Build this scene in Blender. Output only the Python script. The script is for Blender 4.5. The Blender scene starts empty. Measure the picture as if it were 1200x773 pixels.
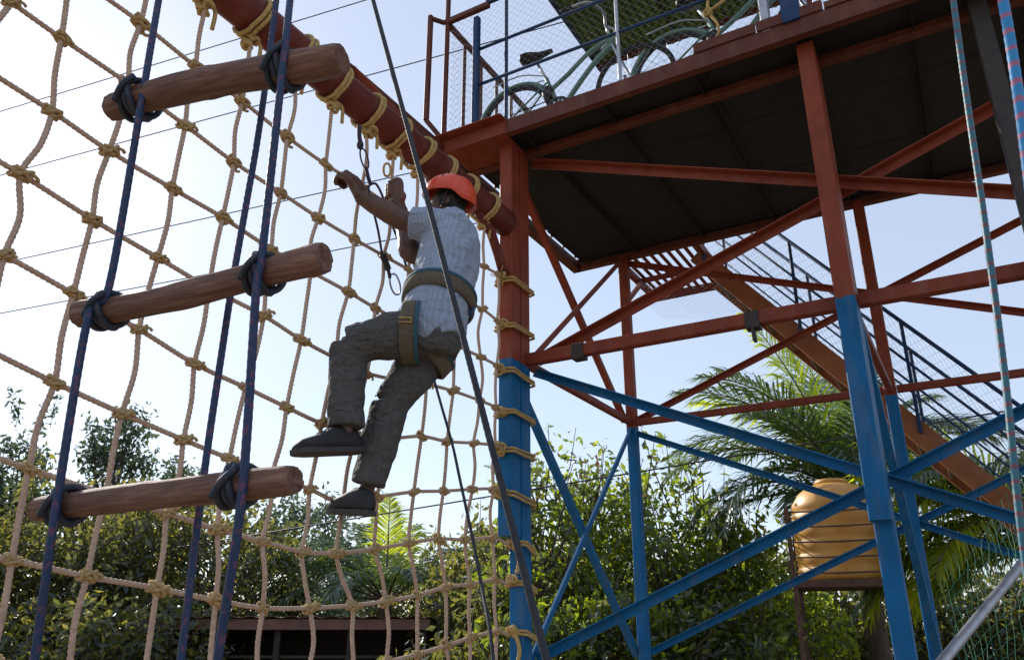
import bpy, math, random
import numpy as np
from mathutils import Vector, Matrix

# ------------------------------------------------------------------ scene, camera, light
scene = bpy.context.scene
C = scene.collection
R = math.radians
FPX, W0, H0 = 935.0, 1200.0, 773.0
PITCH = R(20.6)
CAMZ = 1.6
cam_d = bpy.data.cameras.new('camera')
cam_d.sensor_width = 36.0
cam_d.lens = FPX / W0 * 36.0
cam_d.clip_end = 1000
cam_o = bpy.data.objects.new('camera', cam_d)
cam_o.location = (0, 0, CAMZ)
cam_o.rotation_euler = (R(90) + PITCH, 0, 0)
C.objects.link(cam_o)
scene.camera = cam_o

SUN_AZ = R(-36.5)      # clockwise from +Y
SUN_EL = R(31)
world = bpy.data.worlds.new('World')
scene.world = world
world.use_nodes = True
wn = world.node_tree
bg = wn.nodes['Background']
sky = wn.nodes.new('ShaderNodeTexSky')
sky.sky_type = 'NISHITA'
sky.sun_disc = False
sky.sun_elevation = SUN_EL
sky.sun_rotation = SUN_AZ
sky.air_density = 1.0
sky.dust_density = 0.42
sky.ozone_density = 1.0
veil = wn.nodes.new('ShaderNodeMix'); veil.data_type = 'RGBA'      # even pale haze over the whole dome
veil.inputs[0].default_value = 0.56
wn.links.new(sky.outputs[0], veil.inputs[6]); veil.inputs[7].default_value = (4.7, 5.25, 6.45, 1)
wn.links.new(veil.outputs[2], bg.inputs[0])
bg.inputs[1].default_value = 0.15

sd = bpy.data.lights.new('sun', 'SUN')
sd.energy = 5.0
sd.angle = R(0.55)
sd.color = (1.0, 0.93, 0.82)
so = bpy.data.objects.new('sun', sd)
sdir = Vector((math.sin(SUN_AZ) * math.cos(SUN_EL), math.cos(SUN_AZ) * math.cos(SUN_EL), math.sin(SUN_EL)))
so.rotation_euler = sdir.to_track_quat('Z', 'Y').to_euler()
C.objects.link(so)

vs = scene.view_settings
vs.view_transform = 'Standard'
vs.look = 'None'
vs.gamma = 1.0
vs.use_curve_mapping = False
vs.exposure = 0.14

# ------------------------------------------------------------------ survey of the place
V = lambda *a: np.array(a, dtype=float)
cp, sp = math.cos(PITCH), math.sin(PITCH)
CAM = V(0, 0, CAMZ)
P1 = V(0.02, 5.4, 0)                       # foot of the tower leg that carries the net
DF = V(0.867, -0.498, 0); DF /= np.linalg.norm(DF)   # along the tower front
DB = V(-DF[1], DF[0], 0)                   # along the tower depth, along the net
Z = V(0, 0, 1)
def ray(u, v):
    x = (u - 600) / FPX; y = (386.5 - v) / FPX
    return V(x, cp - y * sp, sp + y * cp)
def T(f, b, z): return P1 + DF * f + DB * b + Z * z
def on_f(u, v, f):                         # survey sighting on the plane f = const
    d = ray(u, v); t = ((P1 - CAM) @ DF + f) / (d @ DF); return CAM + d * t
def on_b(u, v, b):
    d = ray(u, v); t = ((P1 - CAM) @ DB + b) / (d @ DB); return CAM + d * t
def on_y(u, v, y):
    d = ray(u, v); return CAM + d * (y / d[1])
def fbz(p): q = p - P1; return (q @ DF, q @ DB, q[2])
def nrm(a): return a / (np.linalg.norm(a) + 1e-12)

# ------------------------------------------------------------------ object helpers
def link(o): C.objects.link(o); return o
ORG = {}
def thing(name, label, cat, loc, group=None):
    o = bpy.data.objects.new(name, None); link(o)
    o.empty_display_size = 0.2
    o.location = tuple(loc); o['label'] = label; o['category'] = cat
    if group: o['group'] = group
    ORG[o] = np.array(loc, float)
    return o
def tag(o, label=None, cat=None, group=None, kind=None):
    if label: o['label'] = label
    if cat: o['category'] = cat
    if group: o['group'] = group
    if kind: o['kind'] = kind
    return o

class MB:
    def __init__(s): s.v = []; s.f = []; s.n = 0; s.uv = None
    def add(s, verts, faces):
        verts = np.asarray(verts, float)
        s.v.append(verts)
        n = s.n
        s.f.extend([tuple(i + n for i in f) for f in faces])
        s.n += len(verts); return s
    def mesh(s, name, origin=None, smooth=False):
        vv = np.concatenate(s.v) if s.v else np.zeros((0, 3))
        if origin is not None: vv = vv - origin
        me = bpy.data.meshes.new(name)
        me.from_pydata(vv.tolist(), [], s.f)
        if smooth: me.polygons.foreach_set('use_smooth', [True] * len(me.polygons))
        me.update()
        return me
    def build(s, name, mat, parent=None, smooth=False, kind=None, top_origin=None):
        if parent is not None:
            root = parent
            while root.parent is not None: root = root.parent
            org = ORG[root]
        else:
            allv = np.concatenate(s.v)
            org = top_origin if top_origin is not None else V(*(allv[:, :2].mean(0)), allv[:, 2].min())
        me = s.mesh(name, org, smooth)
        me.materials.append(mat)
        o = bpy.data.objects.new(name, me); link(o)
        if parent is not None: o.parent = parent
        else: o.location = tuple(org); ORG[o] = org
        if kind: o['kind'] = kind
        return o
    # ---- shapes
    def box(s, lo, hi):
        x0, y0, z0 = lo; x1, y1, z1 = hi
        v = [(x0,y0,z0),(x1,y0,z0),(x1,y1,z0),(x0,y1,z0),(x0,y0,z1),(x1,y0,z1),(x1,y1,z1),(x0,y1,z1)]
        return s.add(v, [(0,3,2,1),(4,5,6,7),(0,1,5,4),(1,2,6,5),(2,3,7,6),(3,0,4,7)])
    def prism(s, p, q, prof, n1, n2):
        m = len(prof)
        a = [p + n1 * x + n2 * y for x, y in prof]; b = [q + n1 * x + n2 * y for x, y in prof]
        f = [(i, (i + 1) % m, m + (i + 1) % m, m + i) for i in range(m)]
        return s.add(a + b, f + [tuple(range(m - 1, -1, -1)), tuple(range(m, 2 * m))])
    def bar(s, p, q, w, h, up=Z, ch=0.006):
        p = np.array(p, float); q = np.array(q, float)
        d = nrm(q - p); n1 = np.cross(up, d)
        if np.linalg.norm(n1) < 1e-5: n1 = np.cross(V(1, 0, 0), d)
        n1 = nrm(n1); n2 = np.cross(d, n1)
        a, b, c = w / 2, h / 2, min(ch, w / 4, h / 4)
        return s.prism(p, q, [(-a+c,-b),(a-c,-b),(a,-b+c),(a,b-c),(a-c,b),(-a+c,b),(-a,b-c),(-a,-b+c)], n1, n2)
    def angle(s, p, q, sz, t, n1, flip=1):
        p = np.array(p, float); q = np.array(q, float)
        d = nrm(q - p); n1 = nrm(n1 - d * (n1 @ d)); n2 = np.cross(d, n1) * flip
        h = sz / 2
        pr = [(0,0),(sz,0),(sz,t),(t,t),(t,sz),(0,sz)]
        pr = [(x - h, y - h) for x, y in pr]
        if flip < 0: pr = pr[::-1]
        return s.prism(p, q, pr, n1, n2)
    def channel(s, p, q, w, h, t, out, up=Z):
        # C section, web at back, opening towards out
        p = np.array(p, float); q = np.array(q, float)
        d = nrm(q - p); n1 = nrm(out - d * (out @ d)); n2 = nrm(up - d * (up @ d) - n1 * (up @ n1))
        a = h / 2
        pr = [(0,-a),(w,-a),(w,-a+t),(t,-a+t),(t,a-t),(w,a-t),(w,a),(0,a)]
        if np.cross(n1, n2) @ d < 0: pr = pr[::-1]
        return s.prism(p, q, pr, n1, n2)
    def tube(s, pts, r, n=8, cap=True, ell=None, ref=None):
        pts = np.asarray(pts, float); m = len(pts)
        rr = np.full(m, r) if np.isscalar(r) else np.asarray(r, float)
        tg = np.gradient(pts, axis=0); tg /= (np.linalg.norm(tg, axis=1, keepdims=True) + 1e-12)
        a = ref if ref is not None else (V(0, 0, 1) if abs(tg[0][2]) < .9 else V(1, 0, 0))
        th = np.arange(n) * 2 * math.pi / n
        vs_ = []
        for i in range(m):
            a = a - tg[i] * (a @ tg[i]); a = nrm(a)
            b = np.cross(tg[i], a)
            ra = rr[i]; rb = rr[i] if ell is None else ell[i]
            vs_.append(pts[i] + np.outer(np.cos(th) * ra, a) + np.outer(np.sin(th) * rb, b))
            if ref is not None: a = ref
        fs = [(i*n+j, i*n+(j+1)%n, (i+1)*n+(j+1)%n, (i+1)*n+j) for i in range(m-1) for j in range(n)]
        if cap: fs += [tuple(range(n-1, -1, -1)), tuple(range((m-1)*n, m*n))]
        return s.add(np.concatenate(vs_), fs)
    def rope(s, pts, r, pitch=None, n=9, ds=None, lobe=.2):
        pitch = pitch or r * 6.5; ds = ds or pitch / 9
        pts = resample(pts, ds); m = len(pts)
        tg = np.gradient(pts, axis=0); tg /= (np.linalg.norm(tg, axis=1, keepdims=True) + 1e-12)
        a = V(0, 0, 1) if abs(tg[0][2]) < .9 else V(1, 0, 0)
        th = np.arange(n) * 2 * math.pi / n
        out = np.zeros((m, n, 3))
        for i in range(m):
            a = nrm(a - tg[i] * (a @ tg[i])); b = np.cross(tg[i], a)
            ph = 2 * math.pi * i * ds / pitch
            rad = r * (1 - lobe + lobe * 2 * np.abs(np.cos(1.5 * (th - ph))))  # three strands
            out[i] = pts[i] + np.outer(np.cos(th) * rad, a) + np.outer(np.sin(th) * rad, b)
        fs = [(i*n+j, i*n+(j+1)%n, (i+1)*n+(j+1)%n, (i+1)*n+j) for i in range(m-1) for j in range(n)]
        fs += [tuple(range(n-1, -1, -1)), tuple(range((m-1)*n, m*n))]
        return s.add(out.reshape(-1, 3), fs)
    def ball(s, c, rad, axes=None, nu=14, nv=9):
        rad = np.array(rad, float) if not np.isscalar(rad) else np.full(3, rad)
        A = np.eye(3) if axes is None else np.array(axes)
        vs_ = []; fs = []
        for i in range(nv + 1):
            t = math.pi * i / nv
            for j in range(nu):
                p = 2 * math.pi * j / nu
                vs_.append(c + (rad * V(math.sin(t)*math.cos(p), math.sin(t)*math.sin(p), math.cos(t))) @ A)
        for i in range(nv):
            for j in range(nu):
                fs.append((i*nu+j, (i+1)*nu+j, (i+1)*nu+(j+1)%nu, i*nu+(j+1)%nu))
        return s.add(vs_, fs)
    def lathe(s, c, prof, n=32):
        m = len(prof); th = np.arange(n) * 2 * math.pi / n
        vs_ = np.concatenate([c + np.stack([np.cos(th)*r, np.sin(th)*r, np.full(n, z)], 1) for r, z in prof])
        fs = [(i*n+j, i*n+(j+1)%n, (i+1)*n+(j+1)%n, (i+1)*n+j) for i in range(m-1) for j in range(n)]
        fs += [tuple(range(n-1, -1, -1)), tuple(range((m-1)*n, m*n))]
        return s.add(vs_, fs)

def catmull(pts, k=8):
    pts = np.asarray(pts, float)
    P = np.vstack([2*pts[0]-pts[1], pts, 2*pts[-1]-pts[-2]])
    out = []
    for i in range(1, len(P) - 2):
        for t in np.linspace(0, 1, k, endpoint=False):
            a, b, c, d = P[i-1], P[i], P[i+1], P[i+2]
            out.append(.5*((2*b)+(-a+c)*t+(2*a-5*b+4*c-d)*t*t+(-a+3*b-3*c+d)*t**3))
    out.append(pts[-1]); return np.array(out)
def resample(pts, ds):
    pts = np.asarray(pts, float)
    L = np.concatenate([[0], np.cumsum(np.linalg.norm(np.diff(pts, axis=0), axis=1))])
    m = max(3, int(L[-1] / ds) + 1)
    s = np.linspace(0, L[-1], m)
    return np.stack([np.interp(s, L, pts[:, i]) for i in range(3)], 1)
def bake(o):
    dg = bpy.context.evaluated_depsgraph_get()
    me = bpy.data.meshes.new_from_object(o.evaluated_get(dg))
    mats = [m for m in o.data.materials]
    o.modifiers.clear(); o.data = me
    if not me.materials:
        for m in mats: me.materials.append(m)
    me.polygons.foreach_set('use_smooth', [True] * len(me.polygons)); me.update()
    return o

# ------------------------------------------------------------------ materials
def mat_base(name):
    m = bpy.data.materials.new(name); m.use_nodes = True
    nt = m.node_tree; b = nt.nodes['Principled BSDF']
    return m, nt, b
def N(nt, typ, **kw):
    n = nt.nodes.new(typ)
    for k, v in kw.items(): setattr(n, k, v)
    return n
def ramp(nt, stops, interp='LINEAR'):
    r = N(nt, 'ShaderNodeValToRGB'); r.color_ramp.interpolation = interp
    e = r.color_ramp.elements
    while len(e) < len(stops): e.new(0.5)
    for el, (p, c) in zip(e, stops): el.position = p; el.color = (*c, 1) if len(c) == 3 else c
    return r
def noise(nt, scale, detail=4, coord='Object', rough=.6, stretch=None):
    tc = N(nt, 'ShaderNodeTexCoord'); n = N(nt, 'ShaderNodeTexNoise')
    n.inputs['Scale'].default_value = scale; n.inputs['Detail'].default_value = detail
    n.inputs['Roughness'].default_value = rough
    if stretch:
        mp = N(nt, 'ShaderNodeMapping'); mp.inputs['Scale'].default_value = stretch
        nt.links.new(tc.outputs[coord], mp.inputs[0]); nt.links.new(mp.outputs[0], n.inputs['Vector'])
    else: nt.links.new(tc.outputs[coord], n.inputs['Vector'])
    return n
def bump(nt, b, fac, strength=.3, dist=.01):
    bp = N(nt, 'ShaderNodeBump'); bp.inputs['Strength'].default_value = strength; bp.inputs['Distance'].default_value = dist
    nt.links.new(fac, bp.inputs['Height']); nt.links.new(bp.outputs[0], b.inputs['Normal'])
def mixc(nt, fac, a, b_):
    m = N(nt, 'ShaderNodeMix', data_type='RGBA')
    for s, val in ((m.inputs[0], fac), (m.inputs[6], a), (m.inputs[7], b_)):
        if hasattr(val, 'links') or hasattr(val, 'is_output'): nt.links.new(val, s)
        elif isinstance(val, (int, float)): s.default_value = val
        else: s.default_value = (*val, 1)
    return m.outputs[2]
def mottled(name, c0, c1, scale=8, rough=.6, bmp=.2, bdist=.005, detail=5, stretch=None, metal=0, spec=.5):
    m, nt, b = mat_base(name)
    n = noise(nt, scale, detail, stretch=stretch)
    r = ramp(nt, [(.3, c0), (.7, c1)])
    nt.links.new(n.outputs[0], r.inputs[0]); nt.links.new(r.outputs[0], b.inputs['Base Color'])
    b.inputs['Roughness'].default_value = rough; b.inputs['Metallic'].default_value = metal
    b.inputs['Specular IOR Level'].default_value = spec
    if bmp: bump(nt, b, n.outputs[0], bmp, bdist)
    return m
def painted(name, red=(.23, .046, .020), blue=(.003, .115, .285), zsplit=3.37, rust=.5):
    # enamel paint, red above the split height and blue below, chipped and dusty
    m, nt, b = mat_base(name)
    g = N(nt, 'ShaderNodeNewGeometry'); sx = N(nt, 'ShaderNodeSeparateXYZ')
    nt.links.new(g.outputs['Position'], sx.inputs[0])
    nw = N(nt, 'ShaderNodeTexNoise'); nw.inputs['Scale'].default_value = 14
    nt.links.new(g.outputs['Position'], nw.inputs['Vector'])
    ad = N(nt, 'ShaderNodeMath', operation='MULTIPLY_ADD'); ad.inputs[1].default_value = .03
    nt.links.new(nw.outputs[0], ad.inputs[0]); nt.links.new(sx.outputs[2], ad.inputs[2])
    st = N(nt, 'ShaderNodeMath', operation='GREATER_THAN'); st.inputs[1].default_value = zsplit + .015
    nt.links.new(ad.outputs[0], st.inputs[0])
    n1 = N(nt, 'ShaderNodeTexNoise'); n1.inputs['Scale'].default_value = 5; n1.inputs['Detail'].default_value = 8
    n1.inputs['Roughness'].default_value = .7
    nt.links.new(g.outputs['Position'], n1.inputs['Vector'])
    rr = ramp(nt, [(.3, tuple(x*.7 for x in red)), (.7, tuple(min(1, x*1.25) for x in red))])
    rb = ramp(nt, [(.3, tuple(x*.75 for x in blue)), (.7, tuple(min(1, x*1.2) for x in blue))])
    nt.links.new(n1.outputs[0], rr.inputs[0]); nt.links.new(n1.outputs[0], rb.inputs[0])
    c = mixc(nt, st.outputs[0], rb.outputs[0], rr.outputs[0])
    n2 = N(nt, 'ShaderNodeTexNoise'); n2.inputs['Scale'].default_value = 38; n2.inputs['Detail'].default_value = 6
    n2.inputs['Roughness'].default_value = .75
    nt.links.new(g.outputs['Position'], n2.inputs['Vector'])
    rm = ramp(nt, [(.66, (0,0,0)), (.70, (1,1,1))])
    nt.links.new(n2.outputs[0], rm.inputs[0])
    mu = N(nt, 'ShaderNodeMath', operation='MULTIPLY'); mu.inputs[1].default_value = rust
    nt.links.new(rm.outputs[0], mu.inputs[0])
    c2 = mixc(nt, mu.outputs[0], c, (.085, .045, .028))
    # dust streaks
    mp = N(nt, 'ShaderNodeMapping'); mp.inputs['Scale'].default_value = (14, 14, 3)
    nt.links.new(g.outputs['Position'], mp.inputs[0])
    n3 = N(nt, 'ShaderNodeTexNoise'); n3.inputs['Scale'].default_value = 1.0; n3.inputs['Detail'].default_value = 5
    nt.links.new(mp.outputs[0], n3.inputs['Vector'])
    rd = ramp(nt, [(.5, (0,0,0)), (.8, (.22,.22,.22))])
    nt.links.new(n3.outputs[0], rd.inputs[0])
    c3 = mixc(nt, rd.outputs[0], c2, (.24, .17, .125))
    nt.links.new(c3, b.inputs['Base Color'])
    b.inputs['Roughness'].default_value = .55; b.inputs['Specular IOR Level'].default_value = .22
    bump(nt, b, n2.outputs[0], .12, .003)
    return m

M = {}
M['paint'] = painted('enamel_paint_red_over_blue')
M['red'] = painted('enamel_paint_red', zsplit=-10, red=(.21, .042, .020))
M['maroon'] = painted('weathered_maroon_paint', zsplit=-10, red=(.14, .030, .022), rust=.9)
M['blue'] = painted('enamel_paint_blue', zsplit=100)
M['darkred'] = painted('old_oxide_paint', zsplit=-10, red=(.12, .036, .022), rust=.8)
M['navy'] = painted('dark_blue_enamel', zsplit=100, blue=(.018, .05, .13))
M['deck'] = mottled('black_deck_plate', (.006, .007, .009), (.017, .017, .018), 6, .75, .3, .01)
M['darkpost'] = mottled('black_bitumen_paint', (.014, .011, .009), (.04, .025, .018), 12, .6)
M['wood'] = mottled('wood_plank', (.13, .075, .04), (.24, .15, .085), 7, .75, .4, .004, stretch=(1, 1, 1))
M['steel'] = mottled('galvanised_steel', (.32, .33, .35), (.5, .5, .52), 20, .38, .1, .002, metal=.7)
M['wire'] = mottled('galvanised_wire', (.2, .22, .25), (.32, .34, .38), 30, .5, 0, metal=.3)
M['cable'] = mottled('black_cable', (.012, .013, .016), (.025, .026, .03), 20, .5, 0)
M['knot'] = mottled('twine', (.34, .225, .10), (.52, .375, .19), 60, .9, .6, .004, spec=.1)
M['lash'] = mottled('yellow_lashing_rope', (.38, .25, .085), (.55, .39, .17), 50, .85, .6, .003, spec=.15)
M['rope'] = mottled('manila_rope', (.38, .26, .195), (.58, .425, .315), 70, .9, .5, .003, spec=.1)
M['black_rope'] = mottled('black_rope', (.012, .013, .018), (.035, .036, .045), 90, .75, .5, .002)

def fleck_rope(name, base, fleck, scale=90, thr=.6):
    m, nt, b = mat_base(name)
    n = noise(nt, scale, 2, stretch=(1, 1, .7))
    r = ramp(nt, [(thr - .03, (0,0,0)), (thr + .03, (1,1,1))]); nt.links.new(n.outputs[0], r.inputs[0])
    n2 = noise(nt, 240, 2)
    r2 = ramp(nt, [(.3, tuple(x*.6 for x in base)), (.7, base)]); nt.links.new(n2.outputs[0], r2.inputs[0])
    c = mixc(nt, r.outputs[0], r2.outputs[0], fleck)
    nt.links.new(c, b.inputs['Base Color']); b.inputs['Roughness'].default_value = .6
    bump(nt, b, n2.outputs[0], .5, .002)
    return m
M['blue_rope'] = fleck_rope('blue_climbing_rope', (.012, .04, .115), (.11, .04, .085), 70, .58)
M['wrap'] = fleck_rope('dark_lashing_rope', (.02, .034, .06), (.05, .035, .05), 60, .6)
def banded_rope(name, base, fleck, freq):
    m, nt, b = mat_base(name)
    g = N(nt, 'ShaderNodeNewGeometry'); sx = N(nt, 'ShaderNodeSeparateXYZ'); nt.links.new(g.outputs['Position'], sx.inputs[0])
    w = N(nt, 'ShaderNodeMath', operation='MULTIPLY'); w.inputs[1].default_value = freq; nt.links.new(sx.outputs[2], w.inputs[0])
    nz = noise(nt, 60, 2)
    a = N(nt, 'ShaderNodeMath', operation='MULTIPLY_ADD'); a.inputs[1].default_value = 2.2; nt.links.new(nz.outputs[0], a.inputs[0]); nt.links.new(w.outputs[0], a.inputs[2])
    sn = N(nt, 'ShaderNodeMath', operation='SINE'); nt.links.new(a.outputs[0], sn.inputs[0])
    r = ramp(nt, [(.55, (0,0,0)), (.7, (.85,.85,.85))]); nt.links.new(sn.outputs[0], r.inputs[0])
    c = mixc(nt, r.outputs[0], base, fleck)
    nt.links.new(c, b.inputs['Base Color']); b.inputs['Roughness'].default_value = .55
    n2 = noise(nt, 300, 2); bump(nt, b, n2.outputs[0], .4, .001)
    return m
M['teal_rope'] = banded_rope('teal_kernmantle_rope', (.03, .15, .20), (.20, .055, .065), 300)
M['bright_rope'] = banded_rope('bright_blue_kernmantle_rope', (.02, .24, .52), (.42, .10, .17), 210)

def log_mat():
    m, nt, b = mat_base('weathered_log_wood')
    n = noise(nt, 6, 6, stretch=(1.2, 14, 14), rough=.65)
    r = ramp(nt, [(.25, (.075, .036, .026)), (.5, (.19, .098, .068)), (.78, (.33, .205, .15))])
    nt.links.new(n.outputs[0], r.inputs[0])
    n2 = noise(nt, 2.2, 3)
    r2 = ramp(nt, [(.35, (.6, .55, .5)), (.65, (1.05, 1, .95))]); nt.links.new(n2.outputs[0], r2.inputs[0])
    mm = N(nt, 'ShaderNodeMix', data_type='RGBA', blend_type='MULTIPLY'); mm.inputs[0].default_value = 1
    nt.links.new(r.outputs[0], mm.inputs[6]); nt.links.new(r2.outputs[0], mm.inputs[7])
    nt.links.new(mm.outputs[2], b.inputs['Base Color']); b.inputs['Roughness'].default_value = .72
    bump(nt, b, n.outputs[0], .8, .010)
    return m
M['log'] = log_mat()

def leaf_mat(name, cols, trans=.45, gloss=.08):
    m = bpy.data.materials.new(name); m.use_nodes = True; nt = m.node_tree
    nt.nodes.clear()
    out = N(nt, 'ShaderNodeOutputMaterial')
    g = N(nt, 'ShaderNodeNewGeometry')
    rnd = ramp(nt, [(i / (len(cols) - 1), c) for i, c in enumerate(cols)])
    nz = N(nt, 'ShaderNodeTexNoise'); nz.inputs['Scale'].default_value = 1.3; nz.inputs['Detail'].default_value = 2
    nt.links.new(g.outputs['Position'], nz.inputs['Vector'])
    mx = N(nt, 'ShaderNodeMath', operation='MULTIPLY_ADD'); mx.inputs[1].default_value = .55
    ms = N(nt, 'ShaderNodeMath', operation='MULTIPLY_ADD'); ms.inputs[1].default_value = 1.3; ms.inputs[2].default_value = -.42
    nt.links.new(nz.outputs[0], ms.inputs[0])
    nt.links.new(g.outputs['Random Per Island'], mx.inputs[0]); nt.links.new(ms.outputs[0], mx.inputs[2])
    nt.links.new(mx.outputs[0], rnd.inputs[0])
    d = N(nt, 'ShaderNodeBsdfDiffuse'); t = N(nt, 'ShaderNodeBsdfTranslucent'); gl = N(nt, 'ShaderNodeBsdfGlossy')
    gl.inputs['Roughness'].default_value = .35
    gl.inputs['Color'].default_value = (.6, .65, .7, 1)
    nt.links.new(rnd.outputs[0], d.inputs[0])
    hs = N(nt, 'ShaderNodeHueSaturation'); hs.inputs['Value'].default_value = 4.4; hs.inputs['Hue'].default_value = .462; hs.inputs['Saturation'].default_value = 1.1
    nt.links.new(rnd.outputs[0], hs.inputs['Color']); nt.links.new(hs.outputs[0], t.inputs[0])
    s1 = N(nt, 'ShaderNodeMixShader'); s1.inputs[0].default_value = trans
    nt.links.new(d.outputs[0], s1.inputs[1]); nt.links.new(t.outputs[0], s1.inputs[2])
    s2 = N(nt, 'ShaderNodeMixShader'); s2.inputs[0].default_value = gloss
    nt.links.new(s1.outputs[0], s2.inputs[1]); nt.links.new(gl.outputs[0], s2.inputs[2])
    nt.links.new(s2.outputs[0], out.inputs[0])
    return m
M['leaf_a'] = leaf_mat('olive_green_leaves', [(.014, .022, .008), (.038, .048, .013), (.10, .105, .02)], .62)
M['leaf_b'] = leaf_mat('bright_green_leaves', [(.045, .026, .012), (.03, .055, .012), (.065, .105, .013), (.12, .16, .02)], .66)
M['leaf_c'] = leaf_mat('dark_bluish_leaves', [(.014, .027, .016), (.024, .042, .022), (.04, .06, .024)], .4)
M['palm'] = leaf_mat('palm_leaflets', [(.018, .04, .012), (.035, .07, .018), (.06, .088, .02)], .42, .12)
M['palm_bright'] = leaf_mat('young_and_sunlit_leaflets', [(.09, .14, .02), (.13, .19, .02), (.17, .22, .03)], .68, .06)  # for fresh leaves, and for lit fronds with sunlight put into the colour
M['bark'] = mottled('grey_brown_bark', (.05, .035, .025), (.14, .105, .075), 12, .9, .6, .02, stretch=(1, 1, .3))
M['skin'] = mottled('brown_skin', (.085, .038, .024), (.125, .058, .037), 14, .5, .1, .002)
M['hair'] = mottled('black_hair', (.006, .005, .005), (.014, .012, .011), 60, .6, .6, .004, stretch=(1, 1, .25))

# ------------------------------------------------------------------ ground
rng = np.random.default_rng(5)
def ground():
    m, nt, b = mat_base('dry_sandy_earth')
    n = noise(nt, .6, 8); n2 = noise(nt, 25, 5)
    r = ramp(nt, [(.35, (.19, .13, .085)), (.55, (.26, .19, .125)), (.72, (.13, .125, .06))])
    nt.links.new(n.outputs[0], r.inputs[0]); nt.links.new(r.outputs[0], b.inputs['Base Color'])
    b.inputs['Roughness'].default_value = .95; bump(nt, b, n2.outputs[0], .6, .03)
    k = 61; ext = 400.0
    a = np.linspace(-1, 1, k); a = np.sign(a) * np.abs(a) ** 2.2 * ext
    X, Y = np.meshgrid(a, a + 0)
    r_ = np.hypot(X, Y)
    Zz = (np.sin(X*.35)*np.cos(Y*.31)*.06 - .06) * np.clip((r_ - 9) / 10, 0, 1)
    mb = MB(); vv = np.stack([X.ravel(), Y.ravel(), Zz.ravel()], 1)
    mb.add(vv, [(i*k+j, i*k+j+1, (i+1)*k+j+1, (i+1)*k+j) for i in range(k-1) for j in range(k-1)])
    o = mb.build('ground', m, smooth=True, top_origin=V(0, 0, 0)); o['kind'] = 'structure'
    o['label'] = 'dry sandy earth ground under the tower and trees'
ground()

# ------------------------------------------------------------------ the steel tower
SB = 2.23                      # bay
ZM, ZD0, ZD1, ZL = 3.42, 5.125, 5.245, 1.42
F0, F1, B0, B1 = -0.53, 4.95, -0.26, 2.30
tower = thing('steel_tower', 'tall red and blue braced steel tower carrying a caged platform under a green roof', 'tower', T(SB, SB / 2, 0))
def part(fn, name, mat, parent, smooth=False, kind=None):
    mb = MB(); fn(mb); return mb.build(name, mat, parent, smooth, kind)
def leg(f, b, z0, z1, wf, wb, mat='paint'):
    part(lambda m: m.bar(T(f, b, z0), T(f, b, z1), wf, wb, up=DB), 'leg', M[mat], tower)
def lbox(name, f0, f1, b0, b1, z0, z1, mat, parent):
    mb = MB()
    def c(f, b, z): return T(f, b, z)
    v = [c(f0,b0,z0),c(f1,b0,z0),c(f1,b1,z0),c(f0,b1,z0),c(f0,b0,z1),c(f1,b0,z1),c(f1,b1,z1),c(f0,b1,z1)]
    mb.add(v, [(0,3,2,1),(4,5,6,7),(0,1,5,4),(1,2,6,5),(2,3,7,6),(3,0,4,7)])
    return mb.build(name, M[mat], parent)
# front row: doubled legs; the outer tube of each pair stops above head height
ZD = ZD0 + .02
for f, zo in ((0, 2.17), (SB, 2.13)):
    leg(f, .075, 0, ZD, .10, .125)
    leg(f, -.075, zo, ZD, .105, .13)
    for z in (2.6, 3.9, 4.8):
        part(lambda m: m.bar(T(f, -.02, z), T(f, .02, z), .07, .05), 'spacer_plate', M['paint'], tower)
leg(2 * SB, .1, 0, ZD, .105, .15)
leg(3.2, -.02, 0, ZD, .10, .08, 'darkpost')
for f in (0, SB, 2 * SB): leg(f, SB, 0, ZD, .09, .09)
def brace(p, q, sz=.062, n=-DB, fl=1, mat='paint', name='brace'):
    part(lambda m: m.angle(p, q, sz * .87, .008, n, fl), name, M[mat], tower)
FW = 2 * SB
# front face X braces, each spanning both bays
e = .19
brace(T(.04, e, 5.12), T(FW, e, 3.45), .075); brace(T(.04, e + .07, 3.46), T(FW, e + .07, 5.0), .075)
brace(T(.04, e, 3.36), T(FW, e, 1.42), .07); brace(T(.0, e + .07, 1.42), T(FW, e + .07, 3.33), .07)
brace(T(.04, e, 1.30), T(FW, e, .1), .065); brace(T(.0, e + .07, .1), T(FW, e + .07, 1.34), .065)
# back face
e = SB + .055
brace(T(.0, e, 5.1), T(FW, e, 3.47), .06); brace(T(.0, e + .065, 3.47), T(FW, e + .065, 5.1), .06)
brace(T(.0, e, 3.34), T(FW, e, 1.42), .06); brace(T(.0, e + .065, 1.42), T(FW, e + .065, 3.33), .06)
# side faces
for f in (0,):
    brace(T(f - .075, .10, 5.08), T(f - .075, SB, 3.45), .06, -DF); brace(T(f - .01, .22, 3.46), T(f - .01, SB - .05, 5.1), .055, -DF)
    brace(T(f - .075, .10, 3.34), T(f - .075, SB, 1.4), .06, -DF); brace(T(f - .01, .2, 1.42), T(f - .01, SB - .05, 3.35), .055, -DF)
brace(T(SB + .02, .2, 3.34), T(SB + .02, SB - .05, 1.42), .06, -DF)
brace(T(FW + .02, .2, 3.4), T(FW + .02, SB - .05, 5.1), .06, -DF)
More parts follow.
